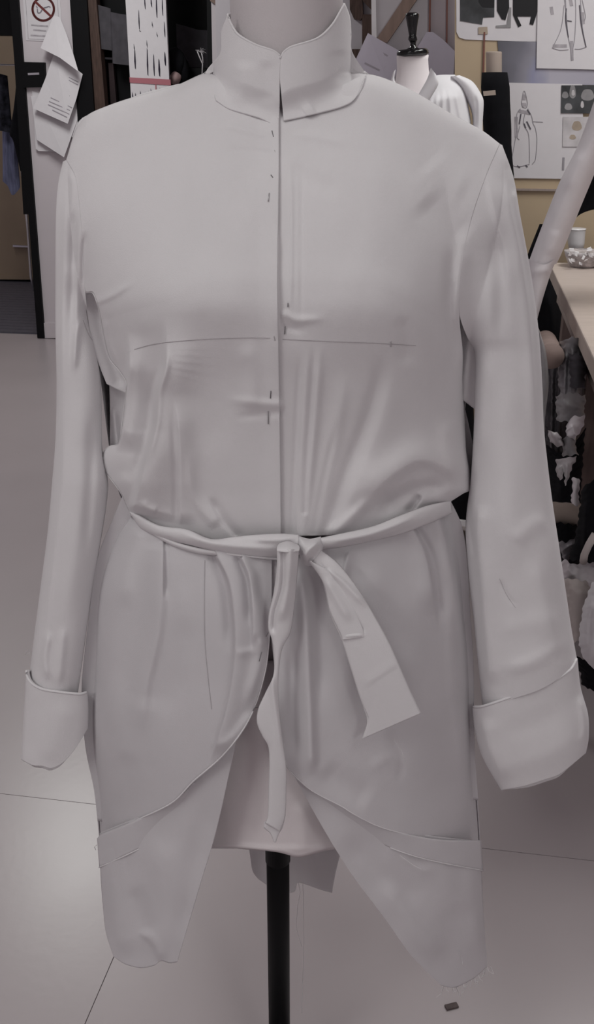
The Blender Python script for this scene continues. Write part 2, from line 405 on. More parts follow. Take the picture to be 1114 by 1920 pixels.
bm = bmesh.new(); tube(bm, [on_wall(38, 290, D1+0.7), on_wall(52, 430, D1+0.7), on_wall(58, 520, D1+0.7), on_wall(64, 545, D1+0.7)], 0.009, 8); from_bm('pole', bm, M['steel'], gr_)
bm = bmesh.new(); tube(bm, [on_wall(-60, 120, D1+0.7), on_wall(34, 122, D1+0.7), on_wall(38, 290, D1+0.7)], 0.009, 8); from_bm('top_bar', bm, M['steel'], gr_)

# -- notices on the pier
dP = D1-0.003
t = empty('no_smoking_sign', 'white no smoking notice with a red barred circle on the pier', 'sign', on_wall(80, 60, dP))
prism('sheet', [(40, -40), (110, -40), (118, 78), (49, 76)], dP, 0.002, M['paper'], t)
drawing('border_line', [[(46, -30), (53, 73)], [(53, 73), (112, 75)], [(112, 75), (106, -30)]], dP-0.001, 0.8, M['graphite_wash'], t)
cx, cy = 81, 17
drawing('red_circle', [[(cx+20*math.sin(a), cy+21.5*math.cos(a)) for a in np.linspace(0, 2*math.pi, 24)]], dP-0.0022, 4.2, M['sign_red'], t)
drawing('red_bar', [[(66, 3), (96, 31)]], dP-0.0024, 4.0, M['sign_red'], t)
drawing('cigarette', [[(70, 17), (71, 24), (76, 23), (80, 16), (86, 14), (92, 12), (94, 14)], [(70, 15), (68, 11)]], dP-0.0015, 2.2, M['print'], t)
drawing('text_line', [[(59, 47), (89, 49)], [(63, 56), (86, 58)], [(58, 66), (90, 68)]], dP-0.0015, 2.6, M['graphite_wash'], t)
t = empty('door_plate', 'black square plate with a small grey text strip on the pier edge', 'sign', on_wall(64, 140, D1-0.03))
prism('plate', [(40, 116), (82.5, 117), (85, 163), (44, 164)], D1-0.03, 0.028, M['black_paint'], t)
prism('text_strip', [(52, 137), (73, 136), (73.5, 140), (52.5, 141)], D1-0.0315, 0.0015, M['print'], t)
def paper(label, pts, d, tilt=0.0, lines=(), lw=1.6, m='paper', lm='print', dots=None, group='notices pinned to the pier', name='notice'):
    """sheet of paper on the wall; tilt brings the lower edge forward"""
    ys = [p[1] for p in pts]; y0, y1 = min(ys), max(ys)
    t = empty(name, label, 'paper', on_wall(pts[0][0], pts[0][1], d), group)
    def dd(p): return d - tilt*((p[1]-y0)/(y1-y0+1e-6))**1.5
    bm = bmesh.new(); f = [bm.verts.new(on_wall(p[0], p[1], dd(p))) for p in pts]; b = [bm.verts.new(v.co+G*0.0012) for v in f]
    n = len(f); bm.faces.new(f); bm.faces.new(b[::-1])
    for i in range(n): bm.faces.new((f[i], f[(i+1) % n], b[(i+1) % n], b[i]))
    bmesh.ops.triangulate(bm, faces=[q for q in bm.faces if len(q.verts) > 4])
    from_bm('sheet', bm, M[m], t, False)
    if lines:
        for ln in lines:
            bm = bmesh.new(); (ax, ay), (bx, by) = ln; nx, ny = by-ay, -(bx-ax); l = math.hypot(nx, ny); nx, ny = nx/l*lw/2, ny/l*lw/2
            q = [(ax+nx, ay+ny), (bx+nx, by+ny), (bx-nx, by-ny), (ax-nx, ay-ny)]
            bm.faces.new([bm.verts.new(on_wall(x, y, dd((x, y))-0.004)) for x, y in q])
            from_bm('text_line', bm, M[lm], t, False)
    return t
paper('lowest small sheet with a curled corner under the pinned notices', [(60, 170), (112, 190), (114, 285), (72, 283), (67, 279)], dP, 0.02)
paper('plain white sheet at the right of the pinned notices, behind the coat shoulder', [(128, 178), (146, 192), (171, 213), (150, 262), (112, 250)], dP-0.006, 0.03)
paper('wide faintly printed notice hanging below the typed letter', [(58, 180), (70, 178), (150, 206), (146, 222), (120, 295), (69, 262)], dP-0.012, 0.05,
      [((70, 212), (96, 222)), ((72, 222), (92, 230)), ((75, 232), (94, 240))], 1.2, lm='graphite_wash')
paper('typed letter hanging askew with lines of print on the pier', [(103, 96), (155, 139), (143, 186), (127, 232), (62, 203), (84, 150)], dP-0.022, 0.06,
      [((108, 119), (111, 133)), ((129, 145), (147, 154)), ((128, 150), (146, 159)), ((102, 146), (121, 156)), ((102, 158), (126, 170)), ((101, 166), (131, 180)),
       ((95, 183), (135, 202)), ((92, 190), (131, 207)), ((90, 196), (130, 214)), ((98, 206), (126, 220))], 1.5)
paper('curled triangular sheet hanging by its top corner over the no smoking notice', [(101, 29), (112, 32), (124, 62), (137, 100), (147, 134), (112, 108), (76, 90)], dP-0.03, 0.10,
      [((110, 50), (102, 72))], 1.6, lm='graphite_wash')

# -- glazed partition right of the pier
gp = empty('glazed_partition', 'dark glazed partition with brown wood rails right of the white pier', 'partition', on_wall(200, 640, D1+0.05))
prism('backing', [(164, -200), (228, -200), (262, 420), (214, 420)], D1+0.14, 0.04, M['black_paint'], gp)
prism('rail', [(181, 106), (212, 108), (213, 112), (182, 110)], D1+0.06, 0.03, mat('rail_grey', (0.05, 0.045, 0.055), 0.5), gp)
for q in ([(187, 112), (198, 113), (200, 205), (189, 215)], [(203, 118), (212, 118), (219, 200), (208, 205)]):
    prism('wood_slat', q, D1+0.08, 0.03, mat('slat_brown', (0.028, 0.018, 0.020), 0.6, 0.2, noise=0.3, nscale=10), gp)
for (lb, L, R, T, B) in (('longer grey cloth sample hanging on the dark glazed partition', [(206, 22), (209, 70), (211, 119)], [(248, 29), (248, 80), (246, 123)], [(206, 22), (225, 26), (248, 29)], [(211, 119), (228, 121), (246, 123)]),
                          ('shorter grey cloth sample hanging left of the longer one on glass', [(180, 8), (183, 50), (185, 91)], [(208, 16), (210, 60), (211, 95)], [(180, 8), (208, 16)], [(185, 91), (211, 95)])):
    hanging('fabric_swatch', lb, L, R, T, B, D1+(0.02 if 'longer' in lb else 0.05), 0.012, M['grey_cloth'], [([(T[0][0]+14, 30), (T[0][0]+18, 110)], 0.006, 5, 5)], 'fabric', 'grey samples on the partition')
# striped poster
t = empty('striped_poster', 'tall white poster with black brush dashes and a pink band', 'poster', on_wall(280, 200, D1-0.06))
prism('sheet', [(224, -200), (302, -200), (325, 330), (254, 330)], D1-0.06, 0.02, M['paper'], t)
prism('pink_band', [(242.5, 145), (319.5, 149), (320.5, 160), (243.5, 155)], D1-0.064, 0.003, M['band_pink'], t)
prism('pink_line', [(291, 158), (293, 158), (296, 230), (294, 230)], D1-0.0635, 0.002, M['band_pink'], t)
bm = bmesh.new()
for (x, y0, y1, w) in ((260, 18, 56, 2), (271, -10, 18, 2), (283, -6, 14, 2.4), (293, -10, 34, 2.6), (304, -8, 30, 2), (251, 82, 96, 1.6), (252.5, 92, 130, 3.2), (276, 90, 142, 3.0), (275, 75, 90, 1.4), (288, 101, 143, 2.6),
                       (298, 110, 144, 4), (309, 97, 124, 3.6), (294, 60, 70, 1.6), (248, 172, 186, 2.4), (254, 174, 186, 3), (263, 170, 182, 2.4), (274, 172, 178, 3), (283, 166, 176, 2.4), (279, 170, 175, 2), (300, 164, 170, 2),
                       (308, 40, 70, 2), (285, 40, 52, 1.6), (262, 56, 60, 3)):
    w *= 0.75; prism('brush_dash', [(x-w/4, y0), (x+w/4, y0+3), (x+w/2+0.8, (y0*0.4+y1*0.6)), (x+w/4+1.4, y1), (x-w/4+1.2, y1-2), (x-w/2+0.4, (y0*0.4+y1*0.6))], D1-0.0625, 0.002, M['ink'], t)
# dark alcove right of it
al = empty('dark_alcove_unit', 'black open cupboard with a grey back panel behind the coat collar', 'cupboard', on_wall(355, 640, D1+0.1))
prism('back_board', [(300, -200), (420, -200), (420, 640), (330, 640)], D1+0.45, 0.03, M['black_paint'], al)
prism('grey_panel', [(330, 44), (352, 50), (372, 56), (392, 57), (392, 127), (352, 126), (332, 100)], D1+0.40, 0.02, M['grey_cloth'], al)
prism('side_post', [(385, -200), (393, -200), (401, 300), (392, 300)], D1+0.0, 0.4, M['black_paint'], al)
prism('shelf_board', [(318, 128), (398, 127), (398, 170), (320, 170)], D1+0.20, 0.1, M['black_paint'], al)
structure(prism('trim_5', [(392, -200), (404, -200), (416, 300), (402, 300)], D1-0.05, 0.3, M['wall_paint']))
structure(prism('trim_6', [(404, -200), (440, -200), (440, 300), (416, 300)], D1+0.1, 0.3, M['wood_dark']))
structure(prism('trim_7', [(392, -60), (430, -60), (430, 6), (408, 10), (394, 2)], D1-0.07, 0.05, M['wood_batten']))
# bundle of dark cloth with pink inside
t = empty('cloth_bundle', 'dark bundled cloth with a pale pink fold beside the striped poster', 'bundle', on_wall(336, 160, D1))
def blob(name, c, d, rx, ry, rz, m, parent, amp=0.25, seed=1, sub=4):
    bm = bmesh.new(); bmesh.ops.create_icosphere(bm, subdivisions=sub, radius=1.0)
    rnd = random.Random(seed); ws = [(Vector((rnd.uniform(-1, 1), rnd.uniform(-1, 1), rnd.uniform(-1, 1))).normalized(), rnd.uniform(2, 6), rnd.uniform(0, 6)) for _ in range(9)]
    for v in bm.verts:
        n = v.co.normalized(); k = sum(math.sin(n.dot(a)*f+p) for a, f, p in ws)/9
        q = n*(1+amp*k); v.co = c + RX*(q.x*rx) + G*(q.y*ry) + Vector((0, 0, q.z*rz))
    return from_bm(name, bm, m, parent)
blob('dark_fold', on_wall(330, 120, D1+0.1), 0, 0.06, 0.06, 0.085, M['black_cloth'], t, 0.5, 3)
blob('dark_fold', on_wall(347, 132, D1+0.1), 0, 0.028, 0.04, 0.07, M['black_cloth'], t, 0.4, 4)
blob('pink_fold', on_wall(329, 146, D1+0.02), 0, 0.035, 0.03, 0.034, M['pink_skin'], t, 0.3, 5)
# pale squiggle with fine strands
t = empty('white_squiggle', 'pale white squiggle with fine strands against the grey panel left of collar', 'cord', on_wall(378, 150, D1+0.15))
bm = bmesh.new()
tube(bm, [on_wall(378, 160, D1+0.15), on_wall(380, 120, D1+0.15), on_wall(373, 104, D1+0.15), on_wall(370, 96, D1+0.15)], 0.0035, 6)
tube(bm, [on_wall(381, 118, D1+0.15), on_wall(380, 108, D1+0.15), on_wall(377, 95, D1+0.15)], 0.0035, 6)
from_bm('cord', bm, M['white_sheet'], t)
bm = bmesh.new()
for k in range(26):
    a = random.uniform(-2.6, 0.4); L = random.uniform(5, 13)
    tube(bm, [on_wall(375, 98, D1+0.15), on_wall(375+L*math.cos(a)*0.6, 98+L*math.sin(a)*0.6, D1+0.14), on_wall(375+L*math.cos(a), 98+L*math.sin(a)+3, D1+0.15)], 0.0006, 3, False)
q = from_bm('fine_strands', bm, M['white_sheet'], t); q['kind'] = 'stuff'

# -- grey wall behind the small form (plane D2)
structure(prism('wall_back', [(398, -250), (700, -250), (740, 700), (420, 700)], D2+0.6, 0.06, M['grey_panel']))
for i, q in enumerate(([(655, -60), (672, -60), (680, 8), (681, 30), (676, 38), (664, 36), (656, 18)], [(678, -60), (700, -60), (700, 22), (690, 12), (680, 2)], [(679, 27), (698, 27), (700, 70), (690, 96), (679, 106)], [(660, 92), (681, 92), (680, 120), (660, 120)])):
    structure(prism('trim_%d' % (8+i), q, D2+0.57, 0.03, M['wood_dark']))
bd = empty('leaning_board', 'large pale grey board with a white edge behind the small dress form', 'board', on_wall(750, 500, D2))
prism('board', [(698, -250), (900, -250), (880, 600), (720, 600)], D2, 0.03, M['grey_panel'], bd)
prism('edge_strip', [(694, -250), (700, -250), (706, 62), (722, 600), (714, 600), (697, 62)], D2-0.008, 0.04, M['paper'], bd)
structure(prism('trim_12', [(806.5, -100), (810, -100), (807, 62), (804, 62)], D2-0.012, 0.012, M['rust']))
structure(prism('trim_13', [(838, -100), (840.5, -100), (839, 90), (836.5, 90)], D2-0.012, 0.012, M['rust']))
prism('side_panel', [(809, -100), (856, -100), (856, 220), (806, 220)], D2-0.005, 0.01, mat('mauve_panel', (0.36, 0.31, 0.335), 0.5, 0.2), bd)
tag(prism('wooden_batten', [(768, -20), (795, -20), (726, 80), (703, 78)], D2-0.03, 0.025, M['wood_batten']), 'brown wooden batten leaning diagonally across the grey board', 'batten')
paper('lilac printed sheet tilted left of the small form neck', [(690, 62), (752, 97), (744, 140), (728, 156), (690, 142), (666, 114)], D2-0.06, 0.04,
      [((699, 89), (727, 105)), ((690, 108), (722, 126)), ((684, 118), (712, 132))], 3.2, 'paper_lilac', 'print', None, None, 'pattern_sheet')
paper('lilac blank sheet with a curved edge right of the small form neck', [(800, 60), (812, 60), (832, 75), (853, 96), (850, 148), (800, 150), (770, 110)], D2-0.035, 0.005, (), 1, 'paper_lilac', 'print', None, None, 'pattern_sheet')

# -- cream pin-board wall (plane D3) and what is pinned there
structure(prism('wall_pinboard', [(853, -250), (1500, -250), (1500, 900), (853, 900)], D3, 0.08, M['cream_panel']))
structure(prism('trim_14', [(907, 60), (910, 60), (908, 150), (905, 150)], D3-0.008, 0.008, M['rust']))
structure(prism('trim_15', [(870, 352), (1500, 362), (1500, 366), (870, 356)], D3-0.012, 0.012, M['wood_edge']))
dW = D3-0.004
t = empty('photo_sheet', 'white sheet with rounded corner and three dark photographs at the top', 'poster', on_wall(930, 40, dW), 'pinned reference sheets')
prism('sheet', [(855, -80), (1012, -80), (1012, 79), (872, 74), (861, 70), (856, 60)], dW, 0.002, M['paper'], t)
prism('photograph', [(863, -40), (928, -40), (927, 32), (906, 33), (904, 46), (880, 42), (863, 39)], dW-0.002, 0.001, M['photo_dark'], t)
prism('photograph', [(932, -40), (954, -40), (955, 14), (948, 38), (941, 36), (932, 20)], dW-0.002, 0.001, M['photo_black'], t)
prism('photograph', [(962, -40), (1008, -40), (1008, 22), (1000, 47), (993, 45), (996, 31), (970, 31), (978, 48), (972, 51), (962, 28)], dW-0.002, 0.001, M['photo_black'], t)
prism('photograph', [(893, -30), (927, -30), (927, 14), (905, 14), (898, 4)], dW-0.003, 0.001, M['photo_black'], t)
prism('tape', [(897, 51), (914, 50), (915, 64), (897, 64)], dW-0.003, 0.001, M['photo_tan'], t)
prism('photo_edge', [(955, 14), (959, 14), (958, 52), (930, 52), (930, 48), (950, 46)], dW-0.002, 0.001, M['photo_grey'], t)
t = empty('blue_photograph', 'grey and blue blurred photograph behind the two sketches', 'photo', on_wall(1020, 110, dW), 'pinned reference sheets')
prism('print', [(933, 77), (1150, 79), (1150, 160), (940, 157)], dW, 0.001, M['photo_blue'], t)
t = empty('costume_sketch', 'pencil costume sketch with a wide skirt pinned at the upper right', 'drawing', on_wall(1060, 60, dW), 'pencil costume sketches')
prism('sheet', [(1010, -80), (1180, -80), (1180, 132), (1006, 128)], dW-0.006, 0.0015, M['paper'], t)
drawing('pencil_line', [[(1060, -20), (1062, 25), (1066, 70), (1070, 90), (1072, 114)], [(1078, -20), (1080, 20), (1078, 70), (1074, 95), (1073, 112)], [(1088, -20), (1090, 20), (1093, 55), (1099, 88)], [(1058, 10), (1052, 55), (1036, 90)],
                         [(1036, 90), (1050, 94), (1066, 93)], [(1100, 88), (1088, 92), (1078, 92)], [(1092, 0), (1098, 30), (1096, 40)], [(1058, -10), (1063, 38)]], dW-0.0072, 1.2, M['pencil_soft'], t)
drawing('ink_line', [[(1062, 16), (1061, 38), (1066, 70)], [(1087, 10), (1090, 45), (1099, 88)], [(1064, 39), (1072, 40)]], dW-0.0074, 2.0, M['charcoal'], t)
drawing('grey_wash', [[(1068, -10), (1072, 10)], [(1034, 14), (1036, 26)], [(1092, 24), (1094, 44)], [(1072, 78), (1073, 112)], [(1038, 86), (1062, 86)]], dW-0.0068, 6.0, M['graphite_wash'], t)
t = empty('costume_sketch', 'pencil sketch of a gowned figure pinned beside the black roll', 'drawing', on_wall(1000, 250, dW), 'pencil costume sketches')
prism('sheet', [(950, 155), (1092, 158), (1096, 336), (955, 334)], dW-0.003, 0.0015, M['paper'], t)
drawing('pencil_line', [[(978, 192), (983, 170), (989, 192), (987, 202), (980, 200), (978, 192)], [(976, 204), (970, 212), (968, 228), (970, 248)], [(990, 204), (997, 218), (1000, 232), (1004, 240), (1007, 262), (1004, 300), (998, 308)], [(970, 240), (965, 270), (960, 296)],
                         [(985, 210), (982, 232), (991, 250), (993, 280), (993, 306)], [(960, 296), (962, 310), (975, 312), (993, 308)], [(1000, 228), (1018, 229)], [(975, 236), (970, 258), (974, 262)]], dW-0.0042, 1.2, M['pencil_soft'], t)
drawing('ink_line', [[(977, 214), (974, 232)], [(989, 206), (994, 214)], [(988, 228), (995, 242)], [(970, 311), (975, 314)], [(986, 310), (989, 313)], [(983, 232), (986, 240)]], dW-0.0046, 2.4, M['charcoal'], t)
drawing('grey_wash', [[(980, 196), (986, 196)], [(983, 178), (983, 186)], [(974, 208), (992, 212)], [(968, 220), (968, 256)]], dW-0.0040, 6.0, M['graphite_wash'], t)
t = empty('small_photograph', 'small dark still life photograph right of the gowned sketch', 'photo', on_wall(1080, 180, dW), 'small photographs at the right of the board')
prism('print', [(1053, 160), (1130, 160), (1130, 213), (1052, 212)], dW-0.006, 0.001, M['photo_dark'], t)
def spot(name, cx, cy, rx, ry, d, m, parent):
    prism(name, [(cx+rx*math.cos(a)*(1+0.12*math.sin(3*a)), cy+ry*math.sin(a)*(1+0.1*math.cos(2*a))) for a in np.linspace(0, 2*math.pi, 18)[:-1]], d, 0.0006, m, parent)
for q in ((1074, 172, 6, 14, 'photo_grey'), (1102, 178, 12, 12, 'photo_grey'), (1060, 178, 6, 7, 'photo_grey'), (1066, 200, 7, 7, 'photo_grey'), (1092, 196, 3, 7, 'photo_light'), (1075, 174, 3, 6, 'photo_light')):
    spot('printed_shape', q[0], q[1], q[2], q[3], dW-0.0065-0.0004*(q[4] == 'photo_light'), M[q[4]], t)
t = empty('small_photograph', 'small tan and grey photograph under the dark still life photograph', 'photo', on_wall(1080, 245, dW), 'small photographs at the right of the board')
prism('print', [(1056, 219), (1130, 219), (1130, 276), (1055, 275)], dW-0.006, 0.001, M['photo_light'], t)
spot('printed_shape', 1082, 236, 9, 10, dW-0.0065, M['photo_tan'], t); spot('printed_shape', 1074, 257, 6, 5, dW-0.0065, M['photo_tan'], t)
drawing('ink_mark', [[(1057, 296), (1056, 318)]], dW-0.0046, 4.0, M['pencil_soft'], t)

# black roll leaning on the wall, with a cream tube
def vbolt(bm, px0, px1, py0, py1, Y, seg=28, wob=1.0):
    n = 24; ys = np.linspace(py0, py1, n); rings = []
    for k, y in enumerate(ys):
        a = at(np.interp(y, [py0, py1], px0), y, Y); b = at(np.interp(y, [py0, py1], px1), y, Y)
        c = (a+b)/2; r = np.linalg.norm(b-a)/2*(1+wob*(0.03*math.sin(k*0.9)+0.02*math.sin(k*2.1)))
        if k == 0 or k == n-1: r *= 0.93
        rings.append([bm.verts.new((c[0]+r*math.cos(2*math.pi*j/seg), c[1]+r*math.sin(2*math.pi*j/seg), c[2])) for j in range(seg)])
    for i in range(n-1):
        for j in range(seg): bm.faces.new((rings[i][j], rings[i][(j+1) % seg], rings[i+1][(j+1) % seg], rings[i+1][j]))
    bm.faces.new(rings[0]); bm.faces.new(rings[-1])
t = empty('black_fabric_roll', 'upright black fabric roll with a beige tag against the cream wall', 'fabric roll', at(930, 600, 3.75))
bm = bmesh.new(); vbolt(bm, (902, 930), (953, 985), 136, 760, 3.75); from_bm('roll', bm, M['black_cloth'], t)
prism('tag', [(906, 171), (929, 169), (930, 178), (907, 180)], on_wall(918, 175, 3.6).dot(G)*0+3.62, 0.006, M['card_beige'], t)
bm = bmesh.new(); vbolt(bm, (911, 912), (941, 941), 97, 140, 3.78, wob=0.0); tag(from_bm('paper_tube', bm, M['card_beige']), 'pale beige tube standing on top of the black fabric roll', 'tube')

# ================================================================ SMALL DRESS FORM IN THE BACKGROUND
YS = 3.15
def lathe_px(bm, prof, Y, seg=32, sy=1.0):
    """prof: (left px, right px, py) rows"""
    rings = []
    for l, r, y in prof:
        a, b = at(l, y, Y), at(r, y, Y); c = (a+b)/2; rr = np.linalg.norm(b-a)/2
        rings.append([bm.verts.new((c[0]+rr*math.cos(2*math.pi*k/seg), c[1]+rr*sy*math.sin(2*math.pi*k/seg), c[2])) for k in range(seg)])
    for i in range(len(rings)-1):
        for k in range(seg): bm.faces.new((rings[i][k], rings[i][(k+1) % seg], rings[i+1][(k+1) % seg], rings[i+1][k]))
    bm.faces.new(rings[0]); bm.faces.new(rings[-1])
t = empty('small_dress_form', 'smaller dress form with black turned neck knob behind the coat shoulder', 'dress form', at(800, 985, YS))
bm = bmesh.new(); lathe_px(bm, [(744, 804, 103), (744, 803, 112), (745, 804, 130), (742, 808, 150), (732, 822, 185), (720, 835, 215), (715, 850, 270), (722, 858, 400), (740, 840, 520), (740, 870, 620), (760, 850, 640)], YS, sy=0.62)
from_bm('torso', bm, M['jersey'], t)
bm = bmesh.new(); lathe_px(bm, [(748, 800, 92.5), (744, 804, 97), (744, 804, 102), (750, 798, 106)], YS, sy=0.9)
for v in bm.verts: v.co.z += 0.06*(v.co.x-at(774, 97, YS)[0])
from_bm('neck_cap', bm, M['black_gloss'], t)
bm = bmesh.new(); lathe_px(bm, [(764, 782, 24), (760, 786.5, 27), (761, 786, 33), (764, 783, 50), (767, 781, 67), (766, 782, 70), (765.5, 783, 74), (768, 781, 78), (769.5, 780, 81), (769, 781, 88), (760, 792, 93.5)], YS)
from_bm('neck_knob', bm, M['black_gloss'], t)
bm = bmesh.new(); lathe_px(bm, [(785, 805, 600), (786, 806, 985)], YS); from_bm('stand', bm, M['black_paint'], t)

def hf(name, L, R, T, B, Yc, depth, m, parent, strokes=(), nu=70, nv=90, back=0.7, p=2.3, rip=0.0, topround=0.0, jit=0.0):
    """closed cloth volume: front and back surfaces around the plane Y=Yc"""
    px, py = coons(L, R, T, B, nu, nv, 'edges')
    if jit:
        px, py = px+jit*np.sin(py*0.33+px*0.1+L[0][0])*np.sin(py*0.13+1), py+jit*np.sin(px*0.41+L[0][1])*np.cos(py*0.17)
    l, r = px[:, :1], px[:, -1:]; t = (2*px-l-r)/np.maximum(r-l, 1e-6)
    D = depth*ell(t, p)
    if topround:
        s = np.linspace(0, 1, nv)[:, None]*np.ones((1, nu)); D = D*np.minimum(1, np.sqrt(np.clip(s/topround, 0, 1)))
    Dw = folds(px, py, strokes)
    if rip: Dw = Dw + ripple(px, py, rip)
    F = at(px, py, Yc-D-Dw*np.clip(ell(t, p)*3, 0, 1)); Bk = at(px, py, Yc+D*back)[:, ::-1][:, 1:-1]
    return grid(name, np.concatenate([F, Bk], 1), m, parent, closed=True)
t = empty('white_blouse', 'white gathered blouse with open collar on the small dress form', 'blouse', at(800, 600, YS))
hf('body', [(690, 190), (685, 260), (700, 420), (735, 520)], [(853, 140), (872, 170), (886, 260), (880, 420), (850, 520)], [(690, 190), (742, 158), (776, 178), (800, 150), (820, 141), (853, 140)], [(735, 520), (850, 520)], YS+0.02, 0.145, M['shirt_white'], t,
   [([(822, 165), (812, 250)], 0.012, 5, 5), ([(831, 163), (829, 250)], 0.012, 4, 4), ([(842, 163), (848, 250)], 0.012, 4, 4), ([(853, 165), (868, 240)], 0.010, 5, 5), ([(812, 165), (795, 240)], 0.010, 5, 5)], 90, 90, topround=0.12)
hf('sleeve', [(845, 143), (868, 175), (886, 220), (884, 420)], [(862, 141), (885, 152), (900, 172), (907, 190), (905, 240), (912, 420)], [(845, 143), (862, 141)], [(884, 420), (912, 420)], YS+0.02, 0.05, M['shirt_white'], t,
   [([(893, 175), (892, 245)], -0.006, 4, 4)])
hf('collar', [(808, 127), (800, 150), (778, 188)], [(818, 140), (822, 158), (800, 196)], [(808, 127), (818, 140)], [(778, 188), (800, 196)], YS-0.13, 0.012, M['shirt_white'], t, nu=20, nv=30)
hf('collar', [(737, 136), (732, 160), (742, 172)], [(742, 130), (740, 150), (752, 170)], [(737, 136), (742, 130)], [(742, 172), (752, 170)], YS-0.10, 0.012, M['shirt_white'], t, nu=20, nv=30)
bk = hf('black_skirt', [(715, 520), (695, 700), (680, 986)], [(860, 520), (885, 700), (893, 986)], [(715, 520), (860, 520)], [(680, 986), (893, 986)], YS+0.02, 0.16, M['black_cloth'], None,
   [([(800, 560), (810, 960)], 0.02, 12, 12), ([(850, 560), (872, 960)], 0.02, 10, 10)])
tag(bk, 'long black skirt on the small form, seen between coat and sleeve', 'skirt')
tag(prism('white_label', [(856, 975), (880, 978), (879, 988), (860, 986)], 3.055, 0.01, M['porcelain']), 'small white card at the foot of the black skirt beside the sleeve', 'card')

# ================================================================ TABLE, RIGHT
tb = empty('work_table', 'pale wooden work table at the right with stuff stored beneath', 'table', on_z(1110, 900, 0))
TZ = 0.90
c0 = on_z(1030, 492, TZ); c1 = on_z(1116, 676, TZ); ed = (c0-c1).normalized(); side = Vector((ed.y, -ed.x, 0))
front = c1-ed*0.25
bm = bmesh.new(); box(bm, front-Vector((0, 0, 0.045)), side*0.95, c0-front, (0, 0, 0.045)); bevel(from_bm('table_top', bm, M['wood_top'], tb, False), 0.004)
bm = bmesh.new(); box(bm, front+side*0.035-Vector((0, 0, 0.13)), side*0.03, (c0-front)*0.97, (0, 0, 0.085)); bevel(from_bm('apron', bm, M['wood_edge'], tb, False), 0.003)
bm = bmesh.new(); box(bm, c0+side*0.035-ed*0.03-Vector((0, 0, 0.13)), side*0.85, -ed*0.03, (0, 0, 0.085)); from_bm('apron', bm, M['wood_edge'], tb, False)
leg = on_z(1098, 650, TZ-0.13)
lg = on_z(1103, 672, 0.78); lg.z = 0
for base, ln in ((lg+ed*0.075, 0), (c0-ed*0.10+side*0.05, 0), (c0-ed*0.10+side*0.82, 0)):
    bm = bmesh.new(); p = Vector((base.x, base.y, 0)); box(bm, p, side*0.075, -ed*0.075, (0, 0, TZ-0.05)); bevel(from_bm('leg', bm, M['wood_leg'], tb, False), 0.003)
bm = bmesh.new(); box(bm, Vector((front.x, front.y, 0.16))+side*0.08+ed*0.3, side*0.82, (c0-front)*0.78, (0, 0, 0.025)); from_bm('lower_shelf', bm, M['wood_leg'], tb, False)

# on the table
def on_t(px, py): return on_z(px, py, TZ)
p = on_t(1078, 473); Yt = p.y
t = empty('paper_cups', 'white stacked paper cups on the work table corner', 'cups', p)
bm = bmesh.new(); lathe_px(bm, [(1068, 1093, 472), (1065, 1096, 455), (1064, 1097, 440), (1063, 1098, 431), (1062, 1099, 428), (1064, 1097, 429)], Yt, 32); from_bm('cup', bm, M['porcelain'], t)
bm = bmesh.new(); lathe_px(bm, [(1062.8, 1098.2, 431), (1062.2, 1098.8, 429.5), (1063, 1098, 428.5)], Yt, 32); from_bm('rim', bm, M['porcelain'], t)
t = empty('glass_dish', 'low glass dish of white scraps in front of the paper cups', 'dish', on_t(1090, 500))
Yd = on_t(1090, 500).y
bm = bmesh.new(); lathe_px(bm, [(1072, 1110, 503), (1066, 1122, 494), (1061, 1130, 480), (1059, 1134, 470), (1064, 1130, 472)], Yd, 32); from_bm('dish', bm, M['glass_bits'], t)
rnd = random.Random(5)
for k in range(16):
    x = rnd.uniform(1060, 1116); y = rnd.uniform(470, 497)
    c = Vector(at(x, y, Yd-0.075)); bm = bmesh.new()
    box(bm, c, (rnd.uniform(0.006, 0.014), rnd.uniform(-0.006, 0.006), rnd.uniform(-0.006, 0.006)), (0.002, 0.003, 0.001), (rnd.uniform(-0.006, 0.006), 0.002, rnd.uniform(0.005, 0.012)))
    o = from_bm('paper_scrap', bm, M['porcelain'], t, False)

# things stored under the table
def cyl_px(name, label, a, b, r, m, cat, Ya, Yb, group=None, parent=None):
    bm = bmesh.new(); A, B = Vector(at(a[0], a[1], Ya)), Vector(at(b[0], b[1], Yb))
    n = 12; tube(bm, [A.lerp(B, k/n) for k in range(n+1)], [r*(1+0.03*math.sin(k*1.7)) for k in range(n+1)], 24)
    o = from_bm(name, bm, m, parent)
    return tag(o, label, cat, group) if label else o
YB = 2.75
hf_ = hf
tag(hf('black_hanging_bag', [(992, 510), (1000, 560), (1010, 690)], [(1036, 512), (1052, 560), (1066, 640), (1066, 690)], [(992, 510), (1036, 512)], [(1010, 690), (1040, 696), (1066, 690)], 3.72, 0.10, M['black_cloth'], None,
       [([(1030, 540), (1040, 680)], 0.02, 8, 8)]), 'black cloth bag hanging at the back under the table corner', 'bag')
tag(hf('grey_panel_roll', [(1004, 600), (1010, 650), (1012, 800), (1006, 1320)], [(1012, 620), (1024, 660), (1029, 720), (1022, 790), (1016, 1320)], [(1004, 600), (1012, 620)], [(1006, 1320), (1016, 1320)], 2.1, 0.03, M['blue_cloth'] if False else M['photo_grey'], None), 'grey curved sheet standing close behind the coat sleeve', 'sheet')
cyl_px('brown_paper_roll', 'brown paper roll under the table next to plastic wrapped bolts', (1022, 640), (1034, 668), 0.03, M['brown_roll'], 'roll', 2.7, 2.35)
